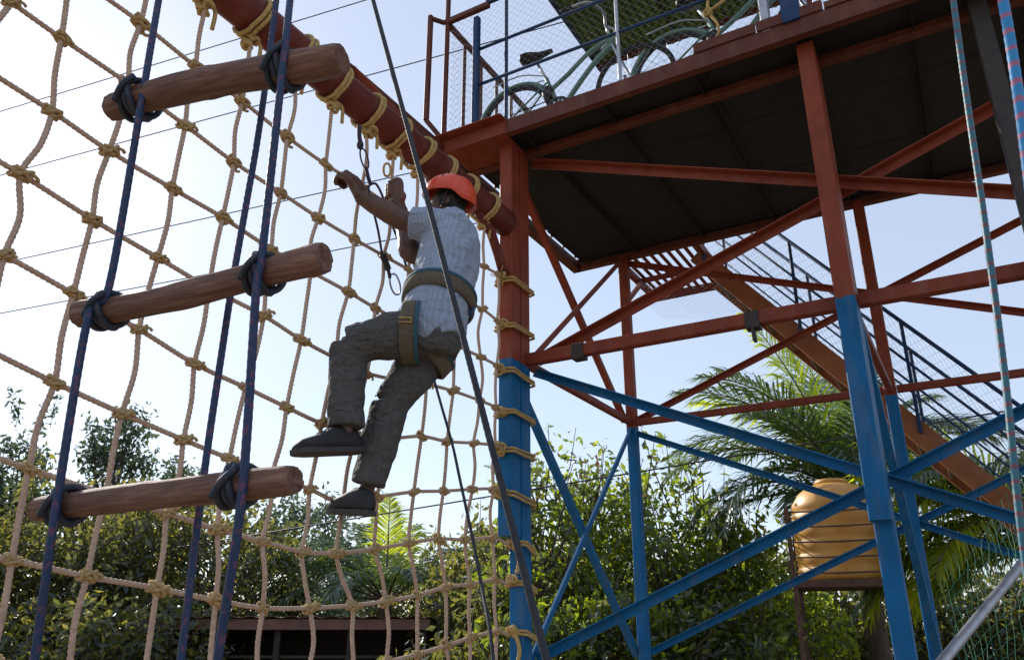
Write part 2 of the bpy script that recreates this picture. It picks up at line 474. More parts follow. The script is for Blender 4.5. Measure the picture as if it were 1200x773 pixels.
# horizontal beams at mid height
def beam(p, q, w, h, mat='red', name='beam'): part(lambda m: m.bar(p, q, w, h), name, M[mat], tower)
beam(T(.055, .10, ZM), T(SB - .055, .10, ZM), .07, .085); beam(T(SB + .055, .10, ZM), T(FW - .055, .10, ZM), .07, .085)
beam(T(.05, SB, ZM), T(SB - .05, SB, ZM), .05, .06); beam(T(SB + .05, SB, ZM), T(FW - .05, SB, ZM), .05, .06)
for f in (0, SB, FW): beam(T(f, .18, ZM), T(f, SB - .05, ZM), .05, .06)
for f, b in ((.42, .04), (1.62, .04)):       # black clamps on the front beam
    part(lambda m: m.bar(T(f, .10, ZM - .01), T(f + .085, .10, ZM - .01), .085, .115), 'clamp', M['darkpost'], tower)
part(lambda m: m.bar(T(1.66, .08, ZM - .06), T(1.665, .08, ZM - .15), .06, .02, up=DF), 'clamp_tail', M['darkpost'], tower)
# deck: joists, plates, edge channels
npf, npb = 8, 3
gap = .012
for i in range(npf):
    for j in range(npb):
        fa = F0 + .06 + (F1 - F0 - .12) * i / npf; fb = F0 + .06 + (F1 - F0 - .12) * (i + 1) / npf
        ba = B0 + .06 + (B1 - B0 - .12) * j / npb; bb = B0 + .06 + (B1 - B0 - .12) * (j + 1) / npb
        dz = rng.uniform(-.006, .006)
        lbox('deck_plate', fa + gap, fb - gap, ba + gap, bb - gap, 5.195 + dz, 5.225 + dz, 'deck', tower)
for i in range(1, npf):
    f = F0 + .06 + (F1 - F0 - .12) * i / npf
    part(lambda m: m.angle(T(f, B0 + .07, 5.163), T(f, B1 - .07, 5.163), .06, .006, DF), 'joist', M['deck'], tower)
for b in (.10, SB):
    part(lambda m: m.bar(T(F0 + .07, b, 5.135), T(F1 - .07, b, 5.135), .07, .06), 'deck_beam', M['darkred'], tower)
part(lambda m: m.channel(T(F0 + .6, B0, 5.185), T(F1, B0, 5.185), .06, .12, .008, DB), 'fascia', M['darkred'], tower)
part(lambda m: m.channel(T(F0, B0 - .004, 5.185), T(F0 + .598, B0 - .004, 5.185), .065, .115, .008, DB), 'fascia', M['red'], tower)
part(lambda m: m.bar(T(F0 - .02, B0 - .04, 5.250), T(F0 + .6, B0 - .04, 5.250), .09, .012), 'nosing', M['red'], tower)
part(lambda m: m.channel(T(F0, B1, 5.185), T(F1, B1, 5.185), .06, .12, .008, -DB), 'fascia', M['darkred'], tower)
lbox('gusset_plate', F0 + .07, F0 + .6, B0 + .01, B0 + .32, 5.121, 5.127, 'red', tower)
for i in range(7):                                   # uneven raised kerb board at the front edge
    fa = 1.55 + i * .42
    lbox('kerb_board', fa, fa + .41, B0 - .012, B0 + .03, 5.247 + rng.uniform(-.001, .003), 5.310 + rng.uniform(-.015, .015), 'darkred', tower)
# side beam that cantilevers past the front corner, with a strut down to the pipe
part(lambda m: m.angle(T(F0 - .012, -1.38, 5.170), T(F0 - .012, B1, 5.170), .09, .009, -DF), 'cantilever_beam', M['darkred'], tower)
part(lambda m: m.angle(T(F0 + .01, -1.37, 5.175), T(-.02, -1.0, 4.50), .075, .009, DF), 'strut', M['red'], tower)

# railing of the deck
ZR = 6.52
def rail(p, q, r=.018, mat='navy', name='rail'): part(lambda m: m.tube(np.linspace(p, q, 3), r, 8), name, M[mat], tower, True)
def post(f, b, z0, z1, w, mat, name='railing_post'): part(lambda m: m.bar(T(f, b, z0), T(f, b, z1), w, w, up=DB), name, M[mat], tower)
post(F0 + .02, B0 + .01, 5.245, 6.95, .035, 'darkred'); post(-.22, B0 + .02, 5.235, 6.36, .05, 'navy')
for f, w, z1, mt in ((-.12, .028, 7.3, 'navy'), (1.0, .026, 7.3, 'steel'), (2.03, .06, 7.3, 'steel'), (2.19, .11, 7.4, 'navy'), (2.31, .03, 7.3, 'darkred'), (3.2, .05, 7.3, 'navy'), (4.8, .05, 7.3, 'navy')):
    post(f, B0 + .03 + (.3 if f == -.12 else 0), 5.235, z1, w, mt)
part(lambda m: m.bar(T(F0 + .0, B0 + .01, 6.44), T(-.1, B0 + .01, 6.44), .045, .05), 'rail', M['darkred'], tower)
part(lambda m: m.bar(T(-.12, B0 + .01, 6.47), T(F1, B0 + .01, 6.47), .035, .04), 'rail', M['navy'], tower)
rail(T(-.26, B0 + .03, 6.04), T(F1, B0 + .03, 6.04), .013); rail(T(-.26, B0 + .03, 5.69), T(F1, B0 + .03, 5.69), .013)
part(lambda m: m.bar(T(F0 + .02, B0 + .03, 6.42), T(F0 + .02, B1 - .03, 6.42), .045, .045), 'rail', M['darkred'], tower)
for k in range(9):
    b = B0 + .28 + k * .27
    part(lambda m: m.bar(T(F0 + .02, b, 5.245), T(F0 + .02, b, 6.40), .03, .022, up=DB), 'baluster', M['darkred'], tower)
# loop of flat bar sticking out past the corner
part(lambda m: m.bar(T(F0 - .08, B0 - .10, 5.42), T(F0 - .08, B0 - .10, 6.46), .04, .04, up=DB), 'gate_bar', M['darkred'], tower)
part(lambda m: m.bar(T(F0 - .08, B0 - .10, 5.42), T(F0 + .0, B0 - .0, 5.285), .04, .03), 'gate_bar', M['darkred'], tower)
part(lambda m: m.bar(T(F0 - .08, B0 - .10, 6.44), T(F0 + .0, B0 - .0, 6.43), .04, .03), 'gate_bar', M['darkred'], tower)
rail(T(F0 + .1, B1 - .03, 6.42), T(F1, B1 - .03, 6.42), .018); rail(T(F0 + .1, B1 - .03, 5.80), T(F1, B1 - .03, 5.80), .013)
for f in (.12, 1.5, 2.8, 4.2): post(f, B1 - .03, 5.235, 7.36, .035, 'darkred')

def wiremesh(m, p00, p10, p01, s=.045, r=.0009):
    a = p10 - p00; b = p01 - p00; la = np.linalg.norm(a); lb = np.linalg.norm(b); ea = a / la; eb = b / lb
    nn = np.cross(ea, eb)
    for sg in (1, -1):
        off = -lb if sg > 0 else 0.0
        k = off
        while k < (la if sg > 0 else la + lb):
            # line: x = k + t (sg>0) or x = k - t, y = t
            t0, t1 = (max(0, -k), min(lb, la - k)) if sg > 0 else (max(0, k - la), min(lb, k))
            if t1 - t0 > .02:
                q0 = p00 + ea * (k + sg * t0) + eb * t0; q1 = p00 + ea * (k + sg * t1) + eb * t1
                m.tube([q0, (q0 + q1) / 2 + nn * .003 * sg, q1], r, 3, False)
            k += s * 1.414
part(lambda m: wiremesh(m, T(F0 + .02, B0 + .045, 5.245), T(F1, B0 + .045, 5.245), T(F0 + .02, B0 + .045, 6.46)), 'wire_mesh', M['wire'], tower, kind='stuff')
part(lambda m: wiremesh(m, T(F0 + .045, B0 + .05, 5.245), T(F0 + .045, B1, 5.245), T(F0 + .045, B0 + .05, 6.42)), 'wire_mesh', M['wire'], tower, kind='stuff')

# tin roof above the deck
def tin():
    m, nt, b = mat_base('olive_tin_sheet')
    n = noise(nt, 3, 6); r = ramp(nt, [(.3, (.045, .05, .028)), (.7, (.10, .095, .05))])
    nt.links.new(n.outputs[0], r.inputs[0]); nt.links.new(r.outputs[0], b.inputs['Base Color']); b.inputs['Roughness'].default_value = .5
    return m
M['tin'] = leaf_mat('green_shade_cloth', [(.035, .05, .02), (.05, .07, .028), (.07, .085, .035)], .35, .02)
M['stringer'] = painted('sunlit_brown_paint', zsplit=-10, red=(.32, .115, .04), rust=.5)  # sunlight on the stringers is put into this orange-brown
def corrugated(m, f0, f1, b0, b1, z, amp=.012, pitch=.076, t=.004):
    nf = max(4, int((f1 - f0) / pitch * 6)); fs = np.linspace(f0, f1, nf)
    top = []; bot = []
    for f in fs:
        h = amp * math.sin(2 * math.pi * f / pitch)
        for b in (b0, b1): top.append(T(f, b, z + h + t)); bot.append(T(f, b, z + h))
    n = len(top); faces = []
    for i in range(nf - 1):
        faces += [(2*i, 2*i+2, 2*i+3, 2*i+1), (n+2*i, n+2*i+1, n+2*i+3, n+2*i+2)]
        faces += [(2*i, n+2*i, n+2*i+2, 2*i+2), (2*i+1, 2*i+3, n+2*i+3, n+2*i+1)]
    faces += [(0, 1, n+1, n), (n-2, 2*n-2, 2*n-1, n-1)]
    m.add(top + bot, faces)
for i in range(6):
    f0 = -.08 + i * .86
    part(lambda m: corrugated(m, f0, f0 + .92, -.5, 2.10, 7.42 + .006 * (i % 2)), 'roof_sheet', M['tin'], tower)
for b in (-.3, .8, 2.0):
    part(lambda m: m.bar(T(-.08, b, 7.375), T(5.1, b, 7.375), .05, .05), 'purlin', M['darkred'], tower)
part(lambda m: m.bar(T(-.09, -.5, 7.40), T(-.09, 2.12, 7.40), .03, .06), 'roof_edge', M['navy'], tower)

# ------------------------------------------------------------------ staircase behind the tower
stair = thing('staircase', 'steep brown steel staircase with wire mesh sides descending behind the tower', 'staircase', T(3.2, 3.1, 0))
S0, S1 = V(.62, 5.22), V(.62 + 4.35, .06)
for b in (2.68, 3.52):
    part(lambda m: m.channel(T(S0[0], b, S0[1]), T(S1[0], b, S1[1]), .055, .17, .008, DB if b < 3 else -DB), 'stringer', M['stringer'], stair)
nt_ = 22
for i in range(1, nt_):
    t = i / nt_; f = S0[0] + (S1[0] - S0[0]) * t; z = S0[1] + (S1[1] - S0[1]) * t
    part(lambda m: m.bar(T(f, 2.745, z), T(f, 3.455, z), .17, .022), 'tread', M['wood'], stair)
dS = V(S1[0] - S0[0], S1[1] - S0[1]); 
for b in (2.66, 3.54):
    for h, r_ in ((1.0, .018), (.62, .012), (.34, .009)):
        part(lambda m: m.tube([T(S0[0], b, S0[1] + h), T((S0[0]+S1[0])/2, b, (S0[1]+S1[1])/2 + h), T(S1[0], b, S1[1] + h)], r_, 8), 'handrail', M['navy'], stair, True)
    for t in np.linspace(0.02, .98, 6):
        f = S0[0] + dS[0] * t; z = S0[1] + dS[1] * t
        part(lambda m: m.bar(T(f, b, z), T(f, b, z + 1.0), .03, .03, up=DB), 'railing_post', M['navy'], stair)
    part(lambda m: wiremesh(m, T(S0[0], b + .02, S0[1]), T(S1[0], b + .02, S1[1]), T(S0[0], b + .02, S0[1] + 1.0), .06, .0010), 'wire_mesh', M['wire'], stair, kind='stuff')
# sagging mesh under the landing and the stair
part(lambda m: wiremesh(m, T(-.1, 2.62, 5.02), T(1.0, 2.62, 4.8), T(-.1, 3.6, 4.95), .05, .0009), 'wire_mesh', M['wire'], stair, kind='stuff')
# landing of slats
part(lambda m: m.bar(T(-.16, 2.34, 5.24), T(-.16, 3.64, 5.24), .05, .09), 'landing_frame', M['red'], stair)
part(lambda m: m.bar(T(.70, 2.34, 5.24), T(.70, 3.64, 5.24), .05, .09), 'landing_frame', M['red'], stair)
part(lambda m: m.bar(T(-.13, 3.62, 5.24), T(.67, 3.62, 5.24), .05, .09), 'landing_frame', M['red'], stair)
part(lambda m: m.bar(T(-.13, 3.05, 5.225), T(.67, 3.05, 5.225), .05, .05), 'landing_frame', M['red'], stair)
for k in range(9):
    f = -.09 + k * .091
    part(lambda m: m.bar(T(f, 2.34, 5.265), T(f, 3.59, 5.265), .042, .012), 'slat', M['red'], stair)
part(lambda m: m.bar(T(.0, SB + .03, 4.66), T(-.1, 3.0, 5.18), .045, .045), 'strut', M['red'], stair)

# ------------------------------------------------------------------ crossbeam pipe of the net
ZP, RP = 4.43, .098
pipe = thing('crossbeam_pipe', 'thick dark red steel pipe running from the tower leg above the rope net', 'pipe', T(0, -2.2, ZP))
def _pipe(m):
    bs = np.linspace(-.142, -5.2, 40)
    m.tube([T(0, b, ZP) for b in bs], RP, 24)
part(_pipe, 'pipe', M['maroon'], pipe, True)
part(lambda m: m.tube([T(0, -1.0 + d, ZP) for d in (-.03, 0, .03)], RP + .008, 24), 'weld_collar', M['maroon'], pipe, True)
part(lambda m: m.tube([T(0, -.52, ZP - .08), T(0, -.34, ZP - .17), T(0, -.24, ZP - .30), T(0, -.165, ZP - .42)], .035, 10), 'knee_bracket', M['maroon'], pipe, True)
# far end of the pipe, beyond the picture, stands on its own leg
part(lambda m: m.bar(T(0, -5.1, 0), T(0, -5.1, ZP - RP + .01), .11, .11, up=DB), 'support_leg', M['paint'], pipe)

# ------------------------------------------------------------------ the rope net
NETF = 0.0
cols = 'YZABCDEFGHIJKL'
K = {  # sighted knots, row number -> column -> picture position
1: dict(A=(165,27),B=(229,78),C=(284,119),D=(337,161),E=(382,193),F=(424,219),G=(457,241),H=(486,261),I=(514,280),J=(541,297),K=(567,312),L=(584,322)),
2: dict(Y=(13,3),Z=(72,45),A=(150,98),B=(217,147),C=(274,190),D=(329,226),E=(373,255),F=(415,280),G=(450,300),H=(479,316),I=(508,333),J=(537,348),K=(565,362),L=(583,376)),
3: dict(Y=(-22,78),Z=(61,131),A=(128,177),B=(202,221),C=(261,255),D=(318,292),E=(364,318),F=(408,342),G=(440,361),H=(473,378),I=(504,392),J=(533,404),K=(563,418),L=(582,428)),
4: dict(Y=(-70,150),Z=(24,204),A=(108,257),B=(185,302),C=(245,337),D=(309,370),E=(353,398),F=(394,420),G=(430,437),H=(466,445),I=(500,450),J=(531,458),K=(562,469),L=(581,477)),
5: dict(Y=(-95,248),Z=(5,299),A=(86,344),B=(163,386),C=(228,426),D=(288,454),E=(336,477),F=(377,496),G=(417,508),H=(458,513),I=(494,511),J=(524,517),K=(555,519),L=(580,522)),
6: dict(Z=(-30,402),A=(64,448),B=(143,484),C=(215,515),D=(269,537),E=(319,556),F=(363,573),G=(402,589),H=(442,582),I=(485,576),J=(519.5,575),K=(553.6,573),L=(578,573)),
7: dict(Z=(-65,515),A=(34,549),B=(124,579),C=(196,601),D=(255,620),E=(308,634),F=(354,646),G=(394,648),H=(439,643),I=(479,636),J=(514,631),K=(545,632),L=(577,630)),
8: dict(Z=(-95,635),A=(14,656),B=(102,675),C=(184,689),D=(253,703),E=(308,712),F=(363,712),G=(413,709),H=(452,704),I=(489,697),J=(522,688),K=(551,684),L=(580,679)),
9: dict(I=(489,766),J=(523,756),K=(551,747),L=(582,739)),
}
G3 = {}
for r_, d_ in K.items():
    for c_, (u, v) in d_.items(): G3[(r_, c_)] = on_f(u, v, NETF)
# one more row on the left and the rows near the ground continue the spacing
for c_ in cols[1:]:
    if (1, c_) not in G3: G3[(1, c_)] = G3[(2, c_)] + (G3[(2, c_)] - G3[(3, c_)]) * .95
    for r_ in (9, 10, 11, 12):
        if (r_, c_) not in G3:
            st = (G3[(8, c_)] - G3[(7, c_)]); st = V(0, 0, -.30) * .7 + st * .3
            G3[(r_, c_)] = G3[(r_-1, c_)] + st
G3[(1, 'Y')] = G3[(2, 'Y')] + V(0, 0, .3)
net = thing('rope_net', 'large knotted rope climbing net of square meshes lashed to the red pipe and leg', 'climbing net', T(0, -1.9, 0))
R_NET = .0096
topz = ZP - RP - .05
pipe_top = {}
for c_ in cols:
    rows = [r_ for r_ in range(1, 13) if (r_, c_) in G3]
    pts = [G3[(r_, c_)] for r_ in rows]
    if c_ != 'L':
        t = pts[0] + (pts[0] - pts[1]) * .2; top = V(t[0], t[1], topz)
        bt = fbz(top)[1]; top = T(0, bt, topz); pipe_top[c_] = bt
        if topz - pts[0][2] > .06: pts = [top] + pts
    # hang to the ground, the lowest knots a hand above it
    pts = [p for p in pts if p[2] > .02]
    if c_ == 'Y': pts = pts + [pts[-1] - Z * .5]
    wig = []
    for i, p in enumerate(pts):
        wig.append(p)
        if i < len(pts) - 1:
            mid = (p + pts[i+1]) / 2 + DB * rng.normal(0, .009) + DF * rng.normal(0, .008); wig.append(mid)
    part(lambda m: m.rope(catmull(wig, 8), R_NET), 'vertical_rope', M['rope'], net, True)
for r_ in range(1, 13):
    cs = [c_ for c_ in cols if (r_, c_) in G3 and G3[(r_, c_)][2] > .02]
    if len(cs) < 3: continue
    pts = [G3[(r_, c_)] for c_ in cs]
    first = pts[0] + (pts[0] - pts[1]) * .8; pts = [first] + pts
    tie = T(.0, -.10, pts[-1][2] - .02)
    pts = pts + [tie]
    part(lambda m: m.rope(catmull(pts, 8), R_NET * .95), 'horizontal_rope', M['rope'], net, True)
# one knot mesh, shared
def knot_mesh():
    mb = MB(); r = .0088
    # wraps round the horizontal rope (x) on both sides of the upright one, crossing over it
    th = np.linspace(0, 4 * math.pi, 34)
    for sx in (-1, 1):
        x = sx * (.015 + .020 * th / th[-1])
        rr = .0165 + .002 * np.sin(th * 1.3 + sx)
        mb.tube(np.stack([x, rr * np.cos(th + .4 * sx), rr * np.sin(th + .4 * sx)], 1), r, 6)
    for sz in (-1, 1):
        th2 = np.linspace(0, 2 * math.pi, 20)
        mb.tube(np.stack([.016 * np.cos(th2), .017 * np.sin(th2), sz * .014 + .003 * np.sin(th2)], 1), r, 6)
    mb.tube(catmull([V(-.03, -.02, -.016), V(0, -.03, 0), V(.03, -.02, .018), V(.036, -.012, .02)], 5), r, 6)
    mb.tube(catmull([V(-.032, -.015, .018), V(0, -.028, .004), V(.03, -.018, -.018)], 5), r, 6)
    mb.tube(catmull([V(-.03, .02, .016), V(0, .028, 0), V(.032, .018, -.014)], 5), r, 6)
    mb.tube(catmull([V(.03, -.02, .01), V(.05, -.022, .004), V(.062, -.016, -.006)], 4), r * .9, 6)
    me = mb.mesh('knot', smooth=True); me.materials.append(M['knot']); return me
KM = knot_mesh()
axm = Matrix((tuple(DB), tuple(-DF), (0, 0, 1))).transposed().to_3x3()
for (r_, c_), p in sorted(G3.items()):
    if p[2] < .1 or fbz(p)[1] < -4.6: continue
    o = bpy.data.objects.new('knot', KM); link(o); o.parent = net
    s = rng.uniform(.72, .95)
    mt = axm.to_4x4() @ Matrix.Rotation(rng.uniform(-.5, .5), 4, 'Y') @ Matrix.Rotation(rng.uniform(-.7, .7) + (math.pi if rng.random() < .3 else 0), 4, 'X')
    mt = Matrix.Translation(Vector(p - ORG[net])) @ mt @ Matrix.Scale(s, 4)
    o.matrix_local = mt
# lashings round the pipe
def ring_lash(seed):
    g = np.random.default_rng(seed); mb = MB()
    for k in range(2):
        th = np.linspace(-math.pi * .5, math.pi * 1.5, 40)
        sk = g.uniform(.02, .05)
        y = (k - .5) * .026 + sk * np.sin(th) * (1 if k else .8)
        rr = RP + .013 + (k * .002) + .012 * (np.cos((th + math.pi * .5)) > .9)
        mb.tube(np.stack([rr * np.cos(th), y, rr * np.sin(th)], 1), .0115, 7)
    # knot and tail hanging beneath
    base = V(0, 0, -RP - .025)
    for q in range(5):
        a = g.uniform(0, 6.28)
        th = np.linspace(0, 2 * math.pi, 14)
        c = base + V(g.normal(0, .010), g.normal(0, .012), -.012 * q)
        mb.tube(np.stack([c[0] + .02 * np.cos(th + a), c[1] + .02 * np.sin(th + a), c[2] + .008 * np.sin(th * 2)], 1), .0105, 6)
    tl = g.uniform(.05, .11)
    mb.tube(catmull([base + V(.01, .02, 0), base + V(.025, .045, -.03), base + V(.02, .05, -.03 - tl)], 4), .010, 6)
    me = mb.mesh('lashing', smooth=True); me.materials.append(M['lash']); return me
LM = [ring_lash(i) for i in range(4)]
axl = Matrix((tuple(DF), tuple(DB), (0, 0, 1))).transposed().to_3x3()
for i, c_ in enumerate(cols):
    if c_ not in pipe_top or pipe_top[c_] < -4.8: continue
    o = bpy.data.objects.new('lashing', LM[i % 4]); link(o); o.parent = net
    o.matrix_local = Matrix.Translation(Vector(T(0, min(pipe_top[c_], -.22), ZP) - ORG[net])) @ axl.to_4x4() @ Matrix.Rotation(rng.uniform(-.12, .12), 4, 'Y')
# ties round the doubled leg
for r_ in range(1, 12):
    if (r_, 'L') not in G3: continue
    zt = G3[(r_, 'L')][2]
    if zt < .1: continue
    mb = MB()
    fw, b0_, b1_ = .066, -.152, .150
    if zt < 2.15: b0_ = .015
    drop = rng.uniform(-.02, .06)
    for k in range(2):
        w_ = .012 + k * .004
        loop = [T(-fw, b0_, zt), T(fw * .2, b0_ - w_, zt + .003), T(fw + w_, b0_, zt), T(fw + w_, (b0_ + b1_) / 2, zt - drop * .6), T(fw + w_, b1_, zt - drop), T(0, b1_ + w_, zt - drop), T(-fw - w_, b1_, zt - drop), T(-fw - w_, b0_, zt)]
        loop = [p - Z * (.017 + .012 * rng.random()) * k for p in loop]
        loop.append(loop[0])
        mb.rope(np.array(resample(loop, .02)), .0082)
    c = T(-.01, b0_ - .03, zt)
    for q in range(7):
        n1 = nrm(rng.normal(size=3)); n2 = nrm(np.cross(n1, rng.normal(size=3)))
        th = np.linspace(0, 2 * math.pi, 16); cc = c + rng.normal(0, .013, 3) + (DB * .02 * (q % 3) if q > 3 else 0)
        mb.tube(cc + np.outer(np.cos(th) * .026, n1) + np.outer(np.sin(th) * .02, n2), .0105, 6)
    if r_ in (7, 9):
        mb.rope(catmull([c, c + DF * .03 - Z * .04, c + DF * .05 - Z * .12, c + DF * .03 - Z * .2], 6), .012)
    if r_ == 1:
        for q in range(16):
            dd = nrm(Z * .6 + rng.normal(0, .6, 3)); mb.tube([c, c + dd * .05, c + dd * .085 + rng.normal(0, .008, 3)], .003, 4)
    mb.build('leg_tie', M['lash'], net, True)

# ------------------------------------------------------------------ the hanging log ladder
LY = 1.95
ladder = thing('log_ladder', 'rope ladder with three weathered log rungs hanging in front of the net', 'ladder', on_y(220, 700, LY) * V(1, 1, 0))
GD = nrm(V(.945, -.327, 0))                       # direction of the rungs
def on_lad(u, v, off=0):                          # ladder plane: vertical, through (x, LY) along GD
    n = V(-GD[1], GD[0], 0); p0 = V(-.9, LY, 0) - n * off
    d = ray(u, v); t = ((p0 - CAM) @ n) / (d @ n); return CAM + d * t
logs = [((134, 132), (399, 62), 35, 40, 1), ((91, 363), (382, 309), 30, 37, 2), ((38, 598), (349, 560), 31, 37, 3)]
for (ua, ub, wa, wb, sd_) in logs:
    a, b = on_lad(*ua), on_lad(*ub); L = np.linalg.norm(b - a)
    da = (a - CAM) @ V(0, cp, sp); db = (b - CAM) @ V(0, cp, sp)
    ra, rb = wa / FPX * da / 2, wb / FPX * db / 2
    g = np.random.default_rng(sd_ + 20); m_ = 46; n_ = 28; mb = MB()
    ph = g.uniform(0, 6.28, 6); vv = []; fs = []
    for i in range(m_):
        t = i / (m_ - 1); r0 = ra + (rb - ra) * t
        r0 *= 1 + .05 * math.sin(5 * t + ph[0]) + .03 * math.sin(13 * t + ph[1]) + .07 * math.exp(-((t - .45) / .07) ** 2 * (1 if sd_ == 2 else 8))
        off = V(0, .012 * math.sin(3.2 * t + ph[2]), (.014 if sd_ != 3 else .006) * math.sin(3.4 * t + ph[3]))
        tip = min(t, 1 - t) * L
        rr0 = r0 * (1 - .09 * max(0, 1 - tip / .012))
        for j in range(n_):
            th = 2 * math.pi * j / n_
            k = 1 + .035 * math.cos(2 * th + ph[4] + t * 2) + .022 * math.cos(5 * th + ph[5] + 3 * t) + .012 * math.cos(9 * th + 7 * t)
            vv.append((t * L + (g.normal(0, .0012) if i in (0, m_ - 1) else 0), off[1] + rr0 * k * math.cos(th), off[2] + rr0 * k * math.sin(th)))
    fs = [(i*n_+j, i*n_+(j+1)%n_, (i+1)*n_+(j+1)%n_, (i+1)*n_+j) for i in range(m_-1) for j in range(n_)]
    # end faces: slightly dished, split rings
    for i, sg in ((0, 1), (m_ - 1, -1)):
        ring = [i * n_ + j for j in range(n_)]; cen = np.array([vv[q] for q in ring]).mean(0); base = len(vv)
        for k in (.72, .4):
            for q in ring: p = cen + (np.array(vv[q]) - cen) * k; vv.append((p[0] + sg * (.004 + g.normal(0, .0025)), p[1], p[2]))
        vv.append(tuple(cen + V(sg * .010, 0, 0)))
        seq = [ring, list(range(base, base + n_)), list(range(base + n_, base + 2 * n_))]
        for A_, B_ in zip(seq[:-1], seq[1:]):
            for j in range(n_): fs.append((A_[j], A_[(j+1) % n_], B_[(j+1) % n_], B_[j]))
        for j in range(n_): fs.append((seq[2][j], seq[2][(j+1) % n_], len(vv) - 1))
    mb.add(vv, fs)
    me = mb.mesh('log_rung', smooth=True); me.materials.append(M['log'])
    o = bpy.data.objects.new('log_rung', me); link(o); o.parent = ladder
    X = nrm(b - a); Yv = nrm(np.cross(Z, X)); Zv = np.cross(X, Yv)
    rot = Matrix((tuple(X), tuple(Yv), tuple(Zv))).transposed().to_4x4()
    o.matrix_local = Matrix.Translation(Vector(a - ORG[ladder])) @ rot
    # rope wraps at both ends
    for tt in ((.125 if sd_ != 1 else .13), .765 + (.03 if sd_ == 3 else 0)):
        c = a + (b - a) * tt; r0 = (ra + (rb - ra) * tt) * 1.02
        c = c + Yv * .012 * math.sin(3.2 * tt + ph[2]) + Zv * (.014 if sd_ != 3 else .006) * math.sin(3.4 * tt + ph[3])
        mb = MB()
        for k in range(3):
            th = np.linspace(0, 2 * math.pi, 30); x = (k - 1) * .017 + .022 * np.sin(th + .6 * k) * (1 if k != 1 else -1)
            rr = r0 + .009 + .004 * (k == 1)
            mb.tube(c + np.outer(x * .8, X) + np.outer(rr * np.cos(th), Yv) + np.outer(rr * np.sin(th), Zv), .0092, 8)
        mb.tube(catmull([c - Yv * (r0 + .012) + X * .03 + Zv * r0 * .8, c - Yv * (r0 + .026) + X * 0.004, c - Yv * (r0 + .012) - X * .03 - Zv * r0 * .8], 6), .0092, 8)
        mb.build('lashing', M['wrap'], ladder, True)
LR = .0104
def lad_rope(pix, off, name, mat, r, parent):
    pts = [on_lad(u, v, o_) for (u, v), o_ in zip(pix, off)]
    pts = [pts[0] + (pts[0] - pts[1]) * .8] + pts; d = pts[-1] - pts[-2]
    zl = pts[-1][2]
    for zz in np.linspace(zl, .05, 8)[1:]: pts.append(V(pts[-1][0], pts[-1][1], zz))
    return part(lambda m: m.rope(catmull(pts, 10), r, pitch=r * 7, lobe=.06), name, M[mat], parent, True)
lad_rope([(186, 0), (166, 118), (128, 335), (104, 368), (66, 592), (40, 773)], [0, .045, .02, .045, .045, 0], 'side_rope', 'blue_rope', LR, ladder)
lad_rope([(340, 0), (333, 65), (308, 290), (300, 345), (284, 575), (255, 773)], [0, .05, .05, .05, .05, 0], 'side_rope', 'blue_rope', LR, ladder)

# ------------------------------------------------------------------ loose ropes
def top_rope(pts, r, name, mat, label, lobe=.06, group=None):
    mb = MB(); mb.rope(catmull(resample(pts, .22), 6), r, pitch=r * 7, lobe=lobe, n=10)
    o = mb.build(name, M[mat], None, True); tag(o, label, 'rope', group); return o
def floor_pt(p): return V(p[0], p[1], .03)
pt = [on_lad(u, v, -.12) for u, v in ((324, 0), (306, 140), (270, 345), (238, 560), (212, 773))]
pt = [pt[0] + (pt[0] - pt[1]) * .8] + pt + [floor_pt(pt[-1] + (pt[-1] - pt[-2]) * .5)]
top_rope(pt, .0095, 'hanging_rope', 'blue_rope', 'loose blue rope hanging straight down behind the three log rungs')
a, b = on_y(437, 0, 1.75), on_y(640, 770, 1.25); d = b - a
top_rope([a - d * .5, a, (a + b) / 2 + V(.004, 0, 0), b, b + d * .6], .0060, 'belay_rope', 'black_rope', 'taut black rope slanting down in front of the climbing person')
pt = [on_y(u, v, y) for u, v, y in ((1117, 0, 1.05), (1141, 175, 1.05), (1160, 300, 1.05), (1180, 460, 1.05), (1196, 610, 1.05), (1212, 760, 1.05))]
pt = [pt[0] + (pt[0] - pt[1])] + pt + [floor_pt(pt[-1])]
top_rope(pt, .0047, 'hanging_rope', 'teal_rope', 'thin teal rope with reddish flecks hanging in front of the blue leg and stair')
pt = [on_y(u, v, y) for u, v, y in ((1175, 0, .95), (1189, 80, .95), (1204, 190, .95), (1240, 500, .95))]
pt = [pt[0] + (pt[0] - pt[1])] + pt + [floor_pt(pt[-1])]
top_rope(pt, .0072, 'hanging_rope', 'bright_rope', 'thick bright blue rope with pink bands hanging against the dark deck')

# ------------------------------------------------------------------ the climbing person
person = thing('person', 'person in orange helmet, pale blue shirt, grey trousers and harness climbing the rope net', 'person', on_f(480, 610, .25) * V(1, 1, 0) + V(0, 0, 2.1))
P = on_f
FACE = nrm(-.90 * DF - .42 * DB); LEFT = V(-FACE[1], FACE[0], 0)
pel = P(505, 392, .44); chest = P(528, 297, .44); neckb = P(533, 258, .42)
headc = P(525, 241, .38)
shL = P(530, 268, .50); shR = shL - LEFT * .36 + V(0, 0, .0)
elL = P(474, 259, .28); wrL = P(424, 232, .09); gripL = P(405, 214, .0)
elR = P(481, 297, .22); wrR = P(470, 247, .06); gripR = P(460, 226, .0)
hipL = pel + LEFT * .085; hipR = pel - LEFT * .085
knL = P(408, 405, .14); anL = P(405, 503, .16)
knR = P(457, 474, .24); anR = P(431, 570, .17)

